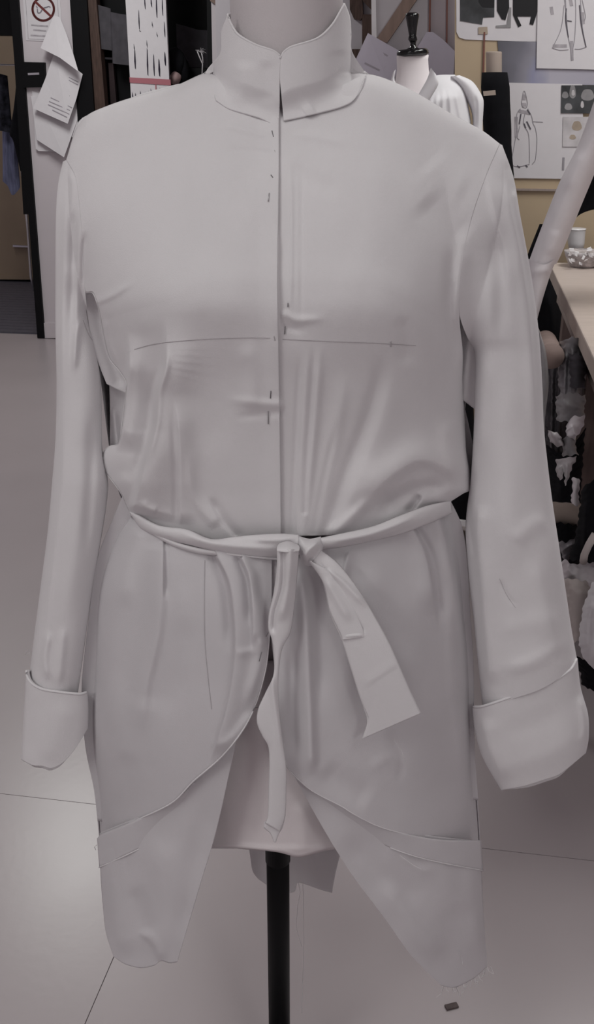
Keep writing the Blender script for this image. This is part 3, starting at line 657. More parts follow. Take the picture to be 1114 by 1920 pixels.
hf_list = [
 ('plastic_bag', 'clear crumpled plastic bag hanging under the table apron', [(1050, 640), (1046, 700), (1052, 760)], [(1100, 640), (1098, 700), (1085, 765)], [(1050, 640), (1075, 632), (1100, 640)], [(1052, 760), (1085, 765)], 2.45, 0.08, 'plastic_grey',
   [([(1062, 650), (1058, 755)], 0.015, 4, 4), ([(1075, 645), (1070, 760)], 0.015, 4, 5), ([(1088, 650), (1080, 760)], 0.012, 4, 4)]),
 ('dark_fabric_bolt', 'dark grey folded fabric bolt behind the table leg', [(1066, 662), (1070, 727)], [(1101, 668), (1096, 728)], [(1066, 662), (1101, 668)], [(1070, 727), (1096, 728)], 2.35, 0.05, 'grey_cloth', []),
 ('dark_plastic_sack', 'dark shiny plastic sack at the back of the under-table pile', [(1026, 665), (1022, 740), (1018, 820), (1022, 880)], [(1062, 672), (1070, 760), (1068, 830), (1064, 880)], [(1026, 665), (1045, 672), (1062, 672)], [(1022, 880), (1064, 880)], 2.6, 0.08, 'plastic_dark',
   [([(1036, 680), (1034, 860)], 0.02, 5, 5), ([(1050, 680), (1046, 860)], 0.02, 5, 5)]),
 ('grey_folded_cloth', 'smooth mid grey folded cloth under the table, above white packet', [(1042, 742), (1044, 790)], [(1098, 742), (1095, 790)], [(1042, 742), (1070, 736), (1098, 742)], [(1044, 790), (1095, 790)], 2.3, 0.07, 'photo_grey', [([(1050, 760), (1094, 762)], 0.01, 8, 8)]),
 ('white_packet', 'crumpled white packet under the table beside the wooden leg', [(1060, 800), (1064, 820), (1076, 826)], [(1096, 780), (1094, 800), (1086, 812)], [(1060, 800), (1074, 782), (1096, 780)], [(1076, 826), (1086, 812)], 2.2, 0.05, 'white_sheet', [([(1070, 795), (1080, 820)], 0.015, 4, 6)]),
 ('silver_package', 'small silvery plastic package left of the white packet', [(1028, 808), (1030, 826), (1046, 838)], [(1036, 808), (1052, 818), (1058, 836)], [(1028, 808), (1036, 808)], [(1046, 838), (1058, 836)], 2.2, 0.03, 'photo_light', []),
 ('grey_package', 'grey wrapped package under the silvery plastic one', [(1054, 826), (1056, 856)], [(1078, 824), (1084, 852)], [(1054, 826), (1066, 818), (1078, 824)], [(1056, 856), (1084, 852)], 2.22, 0.05, 'photo_grey', []),
 ('draped_white_cloth', 'white draped cloth with pointed ends hanging in the under-table pile', [(1042, 862), (1043, 880), (1048, 900)], [(1082, 856), (1078, 868), (1070, 880)], [(1042, 862), (1062, 858), (1082, 856)], [(1048, 900), (1054, 896), (1058, 882), (1060, 912), (1066, 896), (1070, 880)], 2.16, 0.04, 'photo_light',
   [([(1050, 870), (1054, 900)], 0.01, 4, 4), ([(1064, 866), (1062, 905)], 0.012, 4, 4)]),
 ('black_sack', 'black sack hanging in the pile left of the table leg', [(1018, 830), (1026, 890), (1034, 945)], [(1098, 800), (1092, 880), (1088, 945)], [(1018, 830), (1060, 850), (1098, 800)], [(1034, 945), (1088, 945)], 2.45, 0.1, 'black_cloth', [([(1050, 850), (1054, 940)], 0.02, 8, 8)]),
 ('white_rolled_paper', 'white rolled paper standing on end beside the black bag', [(1074, 894), (1071, 946)], [(1087, 898), (1085, 950)], [(1074, 894), (1087, 898)], [(1071, 946), (1085, 950)], 2.05, 0.02, 'white_sheet', []),
 ('black_handbag', 'large black bag leaning on the foot of the table', [(1092, 915), (1086, 960), (1080, 1000), (1066, 1050)], [(1140, 895), (1150, 980), (1150, 1060)], [(1092, 915), (1112, 900), (1140, 895)], [(1066, 1050), (1150, 1060)], 1.95, 0.08, 'black_cloth', [([(1100, 930), (1096, 1040)], 0.015, 6, 6)]),
 ('black_lower_sack', 'black shiny sack under the cardboard tube', [(1036, 978), (1044, 1020), (1050, 1060)], [(1084, 985), (1088, 1020), (1086, 1060)], [(1036, 978), (1084, 985)], [(1050, 1060), (1086, 1060)], 2.15, 0.08, 'black_cloth', []),
 ('blue_plastic_film', 'crumpled bluish plastic film lying over the black sack', [(1046, 1014), (1050, 1034), (1060, 1052)], [(1080, 1008), (1086, 1020), (1066, 1050)], [(1046, 1014), (1064, 1016), (1080, 1008)], [(1060, 1052), (1066, 1050)], 2.02, 0.02, 'plastic_grey', [([(1050, 1034), (1082, 1016)], 0.01, 4, 4)]),
 ('crumpled_white_bag', 'crumpled off white paper bag at the foot of the table pile', [(1046, 1056), (1052, 1090), (1060, 1110)], [(1118, 1052), (1120, 1090), (1112, 1112)], [(1046, 1056), (1060, 1050), (1075, 1058), (1095, 1054), (1118, 1052)], [(1060, 1110), (1085, 1108), (1112, 1112)], 1.98, 0.06, 'white_sheet',
   [([(1064, 1056), (1072, 1085)], 0.012, 5, 7), ([(1085, 1060), (1078, 1090)], 0.01, 5, 5)]),
 ('cream_cushion', 'cream cloth cushion below the crumpled white bag', [(1050, 1085), (1056, 1140), (1070, 1210)], [(1104, 1092), (1112, 1130), (1098, 1195)], [(1050, 1085), (1080, 1086), (1104, 1092)], [(1070, 1210), (1098, 1195)], 1.90, 0.07, 'cream_bag', [([(1060, 1100), (1100, 1120)], 0.006, 8, 8)]),
 ('white_plastic_sack', 'white fluffy edged sack at the lower right by the frame edge', [(1112, 1092), (1096, 1130), (1086, 1190), (1092, 1230), (1118, 1258)], [(1190, 1092), (1200, 1150), (1195, 1258)], [(1112, 1092), (1150, 1080), (1190, 1092)], [(1118, 1258), (1195, 1258)], 1.76, 0.09, 'shirt_white',
   [([(1110, 1110), (1098, 1180), (1106, 1240)], 0.012, 5, 8), ([(1118, 1130), (1110, 1230)], 0.01, 5, 5)]),
 ('black_tote', 'black tote on the floor under the white sack', [(1072, 1222), (1086, 1255), (1092, 1285)], [(1150, 1235), (1150, 1296)], [(1072, 1222), (1090, 1235), (1150, 1235)], [(1092, 1285), (1110, 1294), (1150, 1296)], 1.86, 0.06, 'black_cloth', []),
]
for (nm, lb, L, R, T, B, Y, dp, mk, st) in hf_list:
    tag(hf(nm, L, R, T, B, Y, dp, M[mk], None, st, 44, 50, rip=0.005, jit=2.0), lb, nm.split('_')[-1])
cyl_px('cardboard_tube', 'beige cardboard tube lying level under the table pile', (1006, 960), (1086, 965), 0.026, M['cardboard'], 'tube', 2.12, 2.12)
bm = bmesh.new(); tube(bm, [at(1094, 1053, 1.86), at(1096, 1040, 1.84), at(1104, 1022, 1.83), at(1116, 1002, 1.83)], 0.008, 8)
tag(from_bm('bag_handle_strap', bm, M['cream_bag']), 'cream cord strap looping over the crumpled white bag', 'strap')

# white sleeve of a garment at the far right, with black bodice behind
t = empty('black_white_costume', 'black costume with a long white sleeve hanging at the right edge', 'costume', at(1110, 700, 2.6))
hf('sleeve', [(1114, 190), (1085, 270), (1050, 340), (1018, 420), (992, 490), (985, 520)], [(1190, 190), (1140, 270), (1105, 350), (1076, 420), (1052, 478), (1044, 494)], [(1114, 190), (1190, 190)], [(985, 520), (1044, 494)], 2.62, 0.075, M['white_sheet'], t,
   [([(1090, 280), (1060, 360)], 0.003, 14, 14), ([(1046, 430), (1028, 480)], 0.003, 12, 12)], 60, 80)
hf('cuff', [(990, 485), (988, 540), (994, 610)], [(1046, 482), (1034, 510), (1018, 560), (1006, 605)], [(990, 485), (1020, 496), (1046, 482)], [(994, 610), (1006, 605)], 2.60, 0.06, M['white_sheet'], t, [([(985, 512), (1040, 505)], 0.003, 8, 8)], 40, 50)
hf('bodice', [(1130, 225), (1105, 340), (1076, 400), (1068, 424)], [(1300, 225), (1300, 330), (1200, 380), (1110, 392)], [(1130, 225), (1300, 225)], [(1068, 424), (1085, 404), (1110, 392)], 2.75, 0.06, M['black_cloth'], t, (), 40, 50)
hf('lining', [(1012, 420), (996, 460), (985, 490)], [(1024, 420), (1006, 470), (994, 500)], [(1012, 420), (1024, 420)], [(985, 490), (994, 500)], 2.72, 0.03, M['black_cloth'], t, (), 20, 30)

# crumb on the floor
bm = bmesh.new(); c = on_z(838, 1896); box(bm, c, (0.021, 0.006, 0), (-0.003, 0.010, 0), (0, 0, 0.004)); o = from_bm('floor_scrap', bm, M['debris'], None, False)
tag(bevel(o, 0.001), 'small dark scrap lying on the floor under the coat tail', 'scrap')

# ================================================================ MAIN DRESS FORM
YC = 1.08
form = empty('dress_form', 'large white dress form on a black pole wearing the calico coat', 'dress form', (at(521, 1600, YC)[0], YC, 0))
FL = [(431, -90), (431, 0), (433, 60), (428, 120), (395, 170), (300, 225), (245, 300), (235, 450), (262, 600), (300, 780), (318, 930), (300, 1020), (275, 1150), (262, 1300), (275, 1400), (300, 1450)]
FR = [(643, -90), (643, 0), (642, 60), (640, 120), (665, 170), (740, 225), (800, 300), (815, 450), (790, 600), (755, 780), (735, 930), (755, 1020), (785, 1150), (795, 1300), (780, 1400), (755, 1450)]
nv = 220; L = cr(FL, nv); R = cr(FR, nv); th = np.linspace(0, 2*math.pi, 64, endpoint=False)
rows = []
for i in range(nv):
    a, b = at(*L[i], YC), at(*R[i], YC); y = (L[i, 1]+R[i, 1])/2
    df = table(y, [(-90, .058), (60, .058), (120, .058), (200, .055), (260, .070), (330, .092), (450, .115), (560, .125), (700, .10), (850, .075), (950, .07), (1050, .085), (1200, .10), (1400, .09), (1450, .085)])
    c = (a+b)/2; rx = np.linalg.norm(b-a)/2
    rows.append(np.stack([c[0]+rx*np.cos(th), c[1]-df*np.sin(th), c[2]+0*th], 1))
rows = np.array(rows)
b_ = grid('torso', rows, mat('torso_jersey', (0.60, 0.555, 0.57), 0.9, 0.1, noise=0.02, nscale=14, bump=0.2, bscale=700), form, closed=True)
bm = bmesh.new(); bm.from_mesh(b_.data); bmesh.ops.holes_fill(bm, edges=[e for e in bm.edges if e.is_boundary], sides=0); bm.to_mesh(b_.data); bm.free()
# cover skirt of the form: the grey under layer seen in the cutaway
px, py = coons([(300, 1240), (285, 1400), (292, 1520), (312, 1588)], [(770, 1240), (780, 1400), (770, 1520), (752, 1588)], [(300, 1240), (535, 1240), (770, 1240)],
               [(312, 1588), (400, 1588), (450, 1590), (520, 1598), (562, 1606), (620, 1592), (690, 1590), (752, 1588)], 120, 70, 'edges')
l, r = px[:, :1], px[:, -1:]; tt = (2*px-l-r)/(r-l)
D = 0.104*ell(tt, 2.2) + folds(px, py, [([(470, 1330), (468, 1590)], 0.002, 25, 25), ([(560, 1500), (575, 1598)], 0.004, 14, 18), ([(400, 1500), (410, 1590)], -0.003, 20, 20), ([(380, 1583), (520, 1592), (640, 1588)], 0.003, 5, 5)])
Fp = at(px, py, YC-D); Bp = at(px, py, YC+0.09*ell(tt, 2.2))[:, ::-1][:, 1:-1]
solid(grid('cover_skirt', np.concatenate([Fp, Bp], 1), M['jersey'], form, closed=True), 0.002)
bm = bmesh.new(); prof = [(497, 547, 1592), (497, 547, 1612)]
zt = at(521, 1585, YC)[2]; x0 = at(521, 1600, YC)[0]
tube(bm, [(x0, YC, zt+0.08), (x0, YC, zt-0.025)], 0.0172, 28); from_bm('pole_collar', bm, M['black_paint'], form)
bm = bmesh.new(); tube(bm, [(x0, YC, zt+0.2), (x0, YC, 0.02)], 0.0158, 28); from_bm('pole', bm, M['black_paint'], form)
bm = bmesh.new(); lathe(bm, [(0.001, 0.0), (0.085, 0.0), (0.085, 0.012), (0.06, 0.022), (0.025, 0.03), (0.018, 0.06)], (x0, YC, 0), 40); from_bm('base', bm, M['black_paint'], form)

# ================================================================ THE COAT
coat = empty('coat', 'long off white calico toile coat with stand collar and turned cuffs on the dress form', 'coat', (at(525, 960, YC)[0], YC, at(525, 960, YC)[2]))
TOPL = [(104, 330), (112, 308), (125, 276), (143, 240), (165, 215), (205, 197), (250, 182), (330, 160), (385, 137), (440, 136), (640, 136), (690, 138), (760, 163), (850, 215), (905, 245), (942, 272), (956, 305), (972, 360)]
_tx = np.array(TOPL, float)
def s_below(px, py): return py - table(px, _tx)
BL = [(150, 128), (250, 130), (330, 128), (550, 150), (640, 186), (740, 214), (800, 205), (860, 184), (900, 192), (960, 226), (1010, 230)]
BR = [(150, 930), (250, 940), (330, 944), (550, 905), (640, 885), (740, 872), (850, 880), (915, 888), (960, 850), (1010, 850)]
def d_body(px, py):
    s = s_below(px, py)
    df = table(s, [(-40, 0), (0, .0), (2, .012), (6, .021), (12, .029), (22, .037), (40, .046), (80, .060), (140, .082), (200, .104), (270, .125), (340, .142), (400, .154), (440, .157), (500, .152), (580, .139), (680, .127), (780, .120), (840, .116), (900, .108)])
    l = table(py, BL); r = table(py, BR); t = (2*px-l-r)/(r-l)
    e = np.where(np.abs(t) < 1, np.clip(1-np.abs(t)**2.3, 0, 1)**0.5, -(np.abs(t)-1)*2.0)
    k = table(s, [(0, .9), (100, .55), (250, .2), (400, 0.0)])          # shoulders stay flatter across than the waist
    D = df*(k+(1-k)*e)
    D = D + 0.010*np.exp(-((px-335)/110)**2-((py-555)/90)**2) + 0.009*np.exp(-((px-735)/110)**2-((py-575)/90)**2)
    D = D - 0.006*np.exp(-((px-527)/60)**2-((py-520)/150)**2)
    return D
SLo = [(118, 303), (109, 345), (105, 400), (104, 500), (104, 620), (106, 720), (104, 820), (98, 900), (89, 1000), (76, 1100), (63, 1200), (55, 1268)]
SLi = [(124, 300), (142, 335), (152, 420), (157, 500), (160, 548), (168, 610), (182, 668), (189, 710), (191, 780), (192, 840), (200, 885), (203, 912), (198, 960), (188, 1020), (174, 1100), (160, 1200), (146, 1300)]
SRi = [(938, 270), (912, 330), (882, 420), (862, 520), (862, 590), (876, 632), (890, 660), (891, 720), (889, 790), (886, 850), (882, 905), (875, 960), (873, 1000), (880, 1090), (888, 1160), (896, 1240), (905, 1328)]
SRo = [(942, 272), (963, 332), (975, 400), (990, 480), (1003, 560), (1012, 640), (1017, 720), (1020, 800), (1026, 860), (1036, 940), (1048, 1020), (1060, 1100), (1072, 1180), (1084, 1246)]
def fpy(curve):
    c = cr(curve, 200); o = np.argsort(c[:, 1]); return lambda y: np.interp(y, c[o, 1], c[o, 0])
fLo, fLi, fRi, fRo = map(fpy, (SLo, SLi, SRi, SRo))
def d_sleeve(px, py, left):
    if left: l = fLo(py)-0.5; r = fLi(py); r = np.where(py < 560, np.maximum(r, l+56)+18*sstep((560-py)/60), r)
    else: r = fRo(py)+0.5; l = fRi(py); l = np.where(py < 650, np.minimum(l, r-118)-14*sstep((650-py)/120), l)
    t = (2*px-l-r)/np.maximum(r-l, 5)
    e = np.where(np.abs(t) < 1, np.clip(1-np.abs(t)**2.2, 0, 1)**0.5, -(np.abs(t)-1)*1.5)
    hw = (r-l)/2/1850.0*1.1
    top = table(py, [(260, .3), (330, .75), (420, 1.0), (2000, 1.0)])
    D = hw*(1.05 if left else 0.85)*e*top
    return D + (table(py, [(300, .0), (550, 0.022), (900, .024), (1300, .028)]) if left else table(py, [(260, 0), (430, .028), (600, 0.028), (900, .028), (1300, .032)]))
def smax(a, b, k):
    h = np.clip(0.5+0.5*(a-b)/k, 0, 1); return b*(1-h)+a*h+k*h*(1-h)
def d_front(px, py, part):
    """distance of the cloth in front of the coat's middle plane; bodice and sleeves share it round the armholes"""
    D = d_body(px, py)
    wl = sstep((table(px, [(0, 1), (170, 1), (300, 0)])))
    k = table(py, [(250, .05), (400, .04), (540, .016), (640, .004), (700, .002)])
    out = D
    if part in ('body', 'left'):
        S = d_sleeve(px, py, True); j = smax(D, S, k)
        j = np.where(py > 640, S if part == 'left' else D, j)
        out = np.where(px < 420, j, out)
    if part in ('body', 'right'):
        S = d_sleeve(px, py, False); j = smax(D, S, table(py, [(250, .05), (400, .05), (560, .045), (640, .026), (700, .008), (760, .002)]))
        j = np.where(py > 720, S if part == 'right' else D, j)
        out = np.where(px > 620, j, out)
    return out

UP = [  # folds of the bodice and upper sleeves, picture left to right
 ([(244, 620), (243, 700), (236, 770), (222, 850)], 0.022, 5, 42, .35, .2),
 ([(268, 600), (274, 700), (262, 800), (248, 900)], -0.006, 16, 18, .3, .3),
 ([(314, 590), (313, 680), (299, 735), (294, 800), (271, 880), (250, 965)], 0.026, 8, 60, .35, .05),
 ([(290, 690), (284, 760), (272, 840), (250, 910)], -0.008, 14, 12, .3, .2),
 ([(243, 660), (240, 740), (228, 830)], 0.004, 3, 6, .2, .2), ([(313, 640), (312, 690), (299, 738), (294, 800), (271, 880)], 0.004, 3, 7, .2, .2),
 ([(330, 740), (340, 860), (339, 985)], 0.006, 4, 24, .3, .1),
 ([(322, 760), (328, 880), (330, 985)], -0.0025, 6, 5, .3, .1), ([(354, 830), (364, 930), (408, 990)], 0.0035, 9, 14, .4, .1),
 ([(392, 930), (418, 975), (442, 1004)], -0.004, 5, 10, .3, 0),
 ([(262, 938), (274, 952), (294, 964)], 0.0035, 4, 10, .3, .2), ([(228, 880), (240, 930), (250, 955)], 0.004, 10, 10, .3, .1),

 ([(420, 748), (480, 756), (520, 758)], 0.0022, 9, 9, .5, 0), ([(430, 784), (490, 777), (520, 774)], -0.0012, 8, 8, .5, 0),
 ([(452, 640), (476, 690), (470, 780)], 0.003, 18, 18),
 ([(410, 232), (470, 246), (515, 258)], 0.0016, 7, 7), ([(420, 280), (480, 284), (518, 288)], -0.0014, 6, 6),
 ([(540, 252), (580, 254), (660, 270)], 0.0014, 9, 9), ([(540, 300), (570, 330), (640, 360)], -0.0018, 16, 16),
 ([(545, 290), (547, 420), (545, 600)], 0.0016, 4, 4), ([(566, 300), (566, 620)], -0.0012, 5, 5),
 ([(520, 420), (521, 640)], 0.002, 8, 2, .2, .2),
 ([(535, 590), (560, 600), (620, 596)], 0.0026, 8, 8, 0, .6), ([(535, 614), (580, 622)], -0.0014, 7, 7, 0, .6),
 ([(578, 645), (572, 760), (562, 900), (556, 1004)], 0.0030, 9, 8, .2, 0), ([(602, 630), (592, 770), (580, 890), (566, 1004)], 0.0045, 10, 9, .25, 0),
 ([(562, 660), (556, 820), (548, 1000)], -0.002, 6, 6, .2, 0), ([(588, 650), (580, 800), (572, 960)], -0.0022, 5, 5, .2, 0),
 ([(650, 680), (632, 800), (604, 920), (584, 1004)], 0.0035, 16, 12, .3, 0), ([(636, 780), (610, 890), (588, 1000)], -0.0024, 8, 8, .3, 0),
 ([(726, 640), (694, 770), (652, 880), (612, 1004)], -0.0045, 12, 18, .3, 0), ([(748, 660), (720, 780), (680, 890), (634, 1000)], 0.005, 20, 36, .3, 0),
 ([(748, 590), (762, 640), (756, 690)], -0.003, 14, 16),
 ([(790, 370), (830, 408), (880, 450)], -0.005, 30, 30), ([(800, 300), (840, 340), (880, 360)], 0.003, 34, 34),
 ([(872, 440), (860, 540), (852, 640)], 0.004, 10, 16), ([(848, 440), (844, 560), (850, 640), (858, 740)], -0.005, 12, 9), ([(842, 520), (838, 600)], -0.002, 9, 9),
 ([(862, 640), (862, 720), (866, 800)], 0.005, 14, 8), ([(668, 960), (720, 900), (780, 862), (830, 870), (874, 912)], 0.012, 16, 34, .3, .2),
 ([(700, 962), (750, 930), (800, 915), (850, 918)], -0.012, 16, 16), ([(764, 966), (776, 948), (790, 926)], -0.008, 5, 8),
 ([(700, 930), (640, 985), (600, 1004)], 0.005, 10, 10), ([(840, 780), (846, 850), (872, 900)], 0.006, 18, 18),
 # left armhole and sleeve head
 ([(128, 316), (136, 345), (134, 420)], 0.0025, 5, 7), ([(126, 330), (122, 440), (118, 580), (116, 760)], 0.0032, 6, 9), ([(152, 380), (147, 470), (144, 580), (138, 720)], 0.0028, 6, 7),
 ([(140, 380), (136, 500), (132, 620)], -0.0025, 6, 6), ([(160, 430), (156, 490), (159, 545)], -0.004, 5, 6), ([(154, 590), (144, 630), (138, 700)], 0.0028, 6, 6),
 ([(185, 566), (215, 552), (260, 522)], 0.0025, 6, 8, 0, .5),
 ([(196, 590), (204, 640), (222, 688)], 0.003, 5, 5),
 # right sleeve head
 ([(912, 310), (930, 400), (948, 470), (958, 560)], 0.004, 8, 18), ([(944, 330), (958, 400), (975, 480), (990, 580), (1000, 720), (1006, 860)], 0.005, 14, 5, .1, .3),
 ([(952, 300), (958, 330), (966, 370)], -0.004, 6, 6), ([(932, 430), (940, 520), (938, 640)], -0.003, 14, 14), ([(920, 480), (916, 600), (920, 760)], 0.003, 16, 16),
 ([(898, 640), (902, 720), (898, 860)], 0.003, 8, 14),
]
SLF = [([(150, 700), (148, 850), (142, 1000), (118, 1200)], 0.003, 18, 18), ([(122, 720), (118, 900), (96, 1100), (84, 1230)], 0.003, 8, 14), ([(176, 760), (170, 900), (160, 1050)], -0.003, 10, 10), ([(92, 1180), (84, 1240), (92, 1280)], 0.004, 7, 7), ([(120, 1170), (110, 1290)], 0.003, 8, 8)]
SRF = [([(900, 940), (896, 1000), (905, 1100), (920, 1290)], 0.006, 8, 20, .1, .1), ([(960, 1020), (1000, 985), (1030, 975)], 0.003, 16, 16), ([(930, 1190), (990, 1170), (1060, 1160)], 0.002, 20, 20), ([(935, 1260), (1000, 1240), (1070, 1200)], 0.003, 14, 14),
       ([(936, 1085), (950, 1115), (968, 1140)], -0.0015, 5, 5), ([(1000, 1040), (1030, 1160), (1050, 1230)], 0.004, 22, 14), ([(890, 880), (880, 960), (892, 1060)], -0.004, 5, 5), ([(945, 700), (950, 900), (960, 1100)], 0.004, 30, 30)]

def Yfront(px, py, part='body', extra=0.0):
    st = UP + (SLF if part == 'left' else SRF if part == 'right' else [])
    return YC - d_front(px, py, part) - folds(px, py, st) - ripple(px, py, 0.0007) - extra

FRONT = [(523, 222), (523, 300), (522, 400), (520, 520), (522, 640), (524, 760), (526, 900), (527, 1012)]
FRONT2 = [(510, 205), (508, 520), (510, 760), (513, 1012)]
LSIDE = [(124, 300), (142, 335), (152, 420), (157, 500), (160, 546), (174, 548), (186, 580), (196, 632), (206, 672), (222, 692), (237, 716), (236, 740), (230, 790), (223, 832), (205, 838), (195, 848), (193, 864), (197, 882), (207, 896), (227, 924), (238, 950), (246, 968)]
RSIDE = [(938, 270), (912, 330), (882, 420), (864, 520), (862, 600), (868, 660), (868, 720), (873, 790), (875, 845), (882, 885), (888, 914), (868, 926), (846, 940)]
NECK_L = [(405, 188), (430, 204), (490, 222), (523, 240)]
NECK_R = [(535, 224), (600, 211), (660, 190), (684, 142)]
px, py = coons(LSIDE, FRONT, [(124, 300), (143, 240), (165, 215), (205, 197), (250, 182), (330, 160), (385, 137), (415, 146), (450, 168), (490, 198), (523, 222)],
               [(246, 968), (300, 992), (400, 1012), (450, 1008), (527, 1012)], 200, 370)
Yv = Yfront(px, py); Yv -= 0.0040*sstep((px-(np.interp(py, [p[1] for p in FRONT], [p[0] for p in FRONT])-40))/40)
grid('front_panel', at(px, py, Yv), M['calico'], coat, thick=0.0022)
px, py = coons(FRONT2, RSIDE, [(510, 205), (545, 200), (600, 186), (650, 156), (690, 139), (760, 163), (850, 215), (905, 245), (938, 270)],
               [(513, 1012), (560, 1006), (640, 1002), (700, 988), (780, 962), (846, 940)], 200, 370)
Yv = Yfront(px, py, 'body', 0.0)
grid('front_panel', at(px, py, Yv), M['calico'], coat, thick=0.0015)
# back panel
px, py = coons([(124, 300), (150, 420), (158, 500), (166, 545), (185, 680), (205, 840), (222, 920), (240, 962)], [(938, 270), (905, 400), (880, 520), (880, 660), (870, 800), (862, 900), (848, 940)],
               [(124, 300), (143, 240), (165, 215), (250, 182), (330, 160), (385, 137), (440, 115), (540, 110), (640, 115), (690, 138), (760, 163), (850, 215), (905, 245), (938, 270)],
               [(240, 962), (527, 962), (848, 940)], 110, 150)
s = s_below(px, py); l, r = px[:, :1], px[:, -1:]; tt = (2*px-l-r)/(r-l)
Db = 0.13*ell(tt, 2.3)*table(s, [(-30, 0), (0, 0), (10, .25), (40, .5), (120, .8), (250, 1), (700, .8), (850, .6)])
Db = Db - (1-sstep(s/26))*(d_front(px, py, 'body')+folds(px, py, UP))
grid('back_panel', at(px, py, YC+Db), M['calico'], coat, thick=0.0015, flip=True)
# side panels: the cloth turning from the front edge to the back
for side, sgn in ((LSIDE, 1), (RSIDE, -1)):
    c = cr(side, 160); xs = c[:, :1]+0*np.zeros((160, 8)); ys = c[:, 1:]+0*xs
    y0 = Yfront(c[:, 0], c[:, 1])[:, None]; w = np.linspace(0, 1, 8)[None]
    Yp = (y0+0.0015)*(1-w)+(YC+0.05*sstep((ys-300)/160))*w
    P = at(xs+sgn*0.6, ys, Yp); P[..., 0] += sgn*0.012*np.sin(math.pi*w*0.5)*sstep((ys-300)/200)*sstep((960-ys)/60)
    grid('side_panel', P, M['calico'], coat, thick=0.0012)
# under-arm cloth between bodice and sleeves, deeper than both
for (L, R, T, B, dy, sl, st) in (
    ([(156, 500), (160, 560), (172, 640), (188, 690), (200, 720)], [(200, 500), (212, 600), (235, 690), (240, 740)], [(156, 500), (200, 500)], [(200, 720), (216, 728), (240, 740)], -0.030, 0.004, [([(178, 560), (196, 640), (222, 712)], -0.004, 12, 12, 0, 0)]),
    ([(204, 700), (206, 760), (206, 845)], [(252, 700), (244, 780), (232, 850)], [(204, 700), (252, 700)], [(206, 845), (232, 850)], -0.016, 0.0, [([(212, 760), (222, 850)], 0.006, 6, 6)]),
    ([(846, 560), (852, 660), (862, 746)], [(905, 560), (905, 660), (902, 776)], [(846, 560), (905, 560)], [(862, 746), (878, 758), (902, 776)], -0.016, -0.012, [([(884, 600), (874, 690), (868, 745)], 0.006, 8, 14, 0, 0)]),
    ([(862, 740), (866, 800), (872, 880), (872, 915)], [(866, 740), (880, 800), (889, 850), (893, 915)], [(862, 740), (866, 740)], [(872, 915), (893, 915)], 0.0, 0.0, [])):
    px, py = coons(L, R, T, B, 40, 60)
    grid('underarm_gusset', at(px, py, YC+dy+sl*np.linspace(0, 1, 40)[None]-folds(px, py, st)), M['calico'], coat, thick=0.0015)

# sleeves: closed tubes
def sleeve(Lc, Rc, T, B, part, yback, cuffargs):
    px, py = coons(Lc, Rc, T, B, 90, 330, 'edges')
    l, r = px[:, :1], px[:, -1:]; t = (2*px-l-r)/np.maximum(r-l, 1e-6)
    YF = Yfront(px, py, part)
    YB_ = YC + yback*ell(t, 2.2)*table(py, [(250, .2), (400, .8), (500, 1), (2000, 1)])
    # close the tube along the free (under-arm) edge
    e = ell(t, 2.6); low = sstep((py-600)/60) if part == 'left' else sstep((py-650)/60)
    own = d_sleeve(px, py, part == 'left')
    YF = np.where(low > 0, YF*1.0, YF)
    F = at(px, py, YF); Bk = at(px, py, np.maximum(YB_, YF+0.002))[:, ::-1]
    o = grid('sleeve', np.concatenate([F, Bk], 1), M['calico'], coat, closed=True)
    L2, R2, T2, B2, st, yb = cuffargs
    qx, qy = coons(L2, R2, T2, B2, 90, 90, 'edges')
    l, r = qx[:, :1], qx[:, -1:]; t = (2*qx-l-r)/np.maximum(r-l, 1e-6)
    hw = (r-l)/2/1850*1.12
    base = d_sleeve(qx, np.minimum(qy, B[0][1]), part == 'left').mean()
    D = 0.030 + hw*0.55*ell(t, 2.4) + folds(qx, qy, st) + ripple(qx, qy, 0.0003)
    D = D + 0.012 - 0.010*sstep((0.10-np.linspace(0, 1, 90)[:, None])/0.10)*0
    F = at(qx, qy, YC-D); Bk = at(qx, qy, YC+0.0-0.02+yb*ell(t, 2.4))[:, ::-1][:, 1:-1]
    c = grid('cuff', np.concatenate([F, Bk], 1), M['calico'], o, closed=True); solid(c, 0.004, -1)
    bm = bmesh.new(); ed = F[0]; tube(bm, [Vector(p)+Vector((0, 0.0006, 0.0002)) for p in ed[2:-2:2]], 0.0017, 6)
    from_bm('cuff_edge', bm, M['calico'], o)
    return o
sleeve(SLo, SLi, [(118, 303), (124, 300)], [(55, 1268), (75, 1294), (110, 1300), (146, 1300)], 'left', 0.045,
       ([(49, 1256), (47, 1300), (43, 1360), (39, 1424)], [(164, 1298), (166, 1330), (165, 1366)], [(49, 1256), (52, 1272), (62, 1284), (80, 1293), (110, 1298), (150, 1302), (164, 1298)], [(39, 1424), (60, 1435), (80, 1437), (96, 1441), (116, 1432), (138, 1408), (165, 1366)],
        [([(124, 1310), (104, 1380), (90, 1435)], 0.002, 24, 24), ([(66, 1300), (54, 1425)], -0.0012, 12, 12)], 0.05))
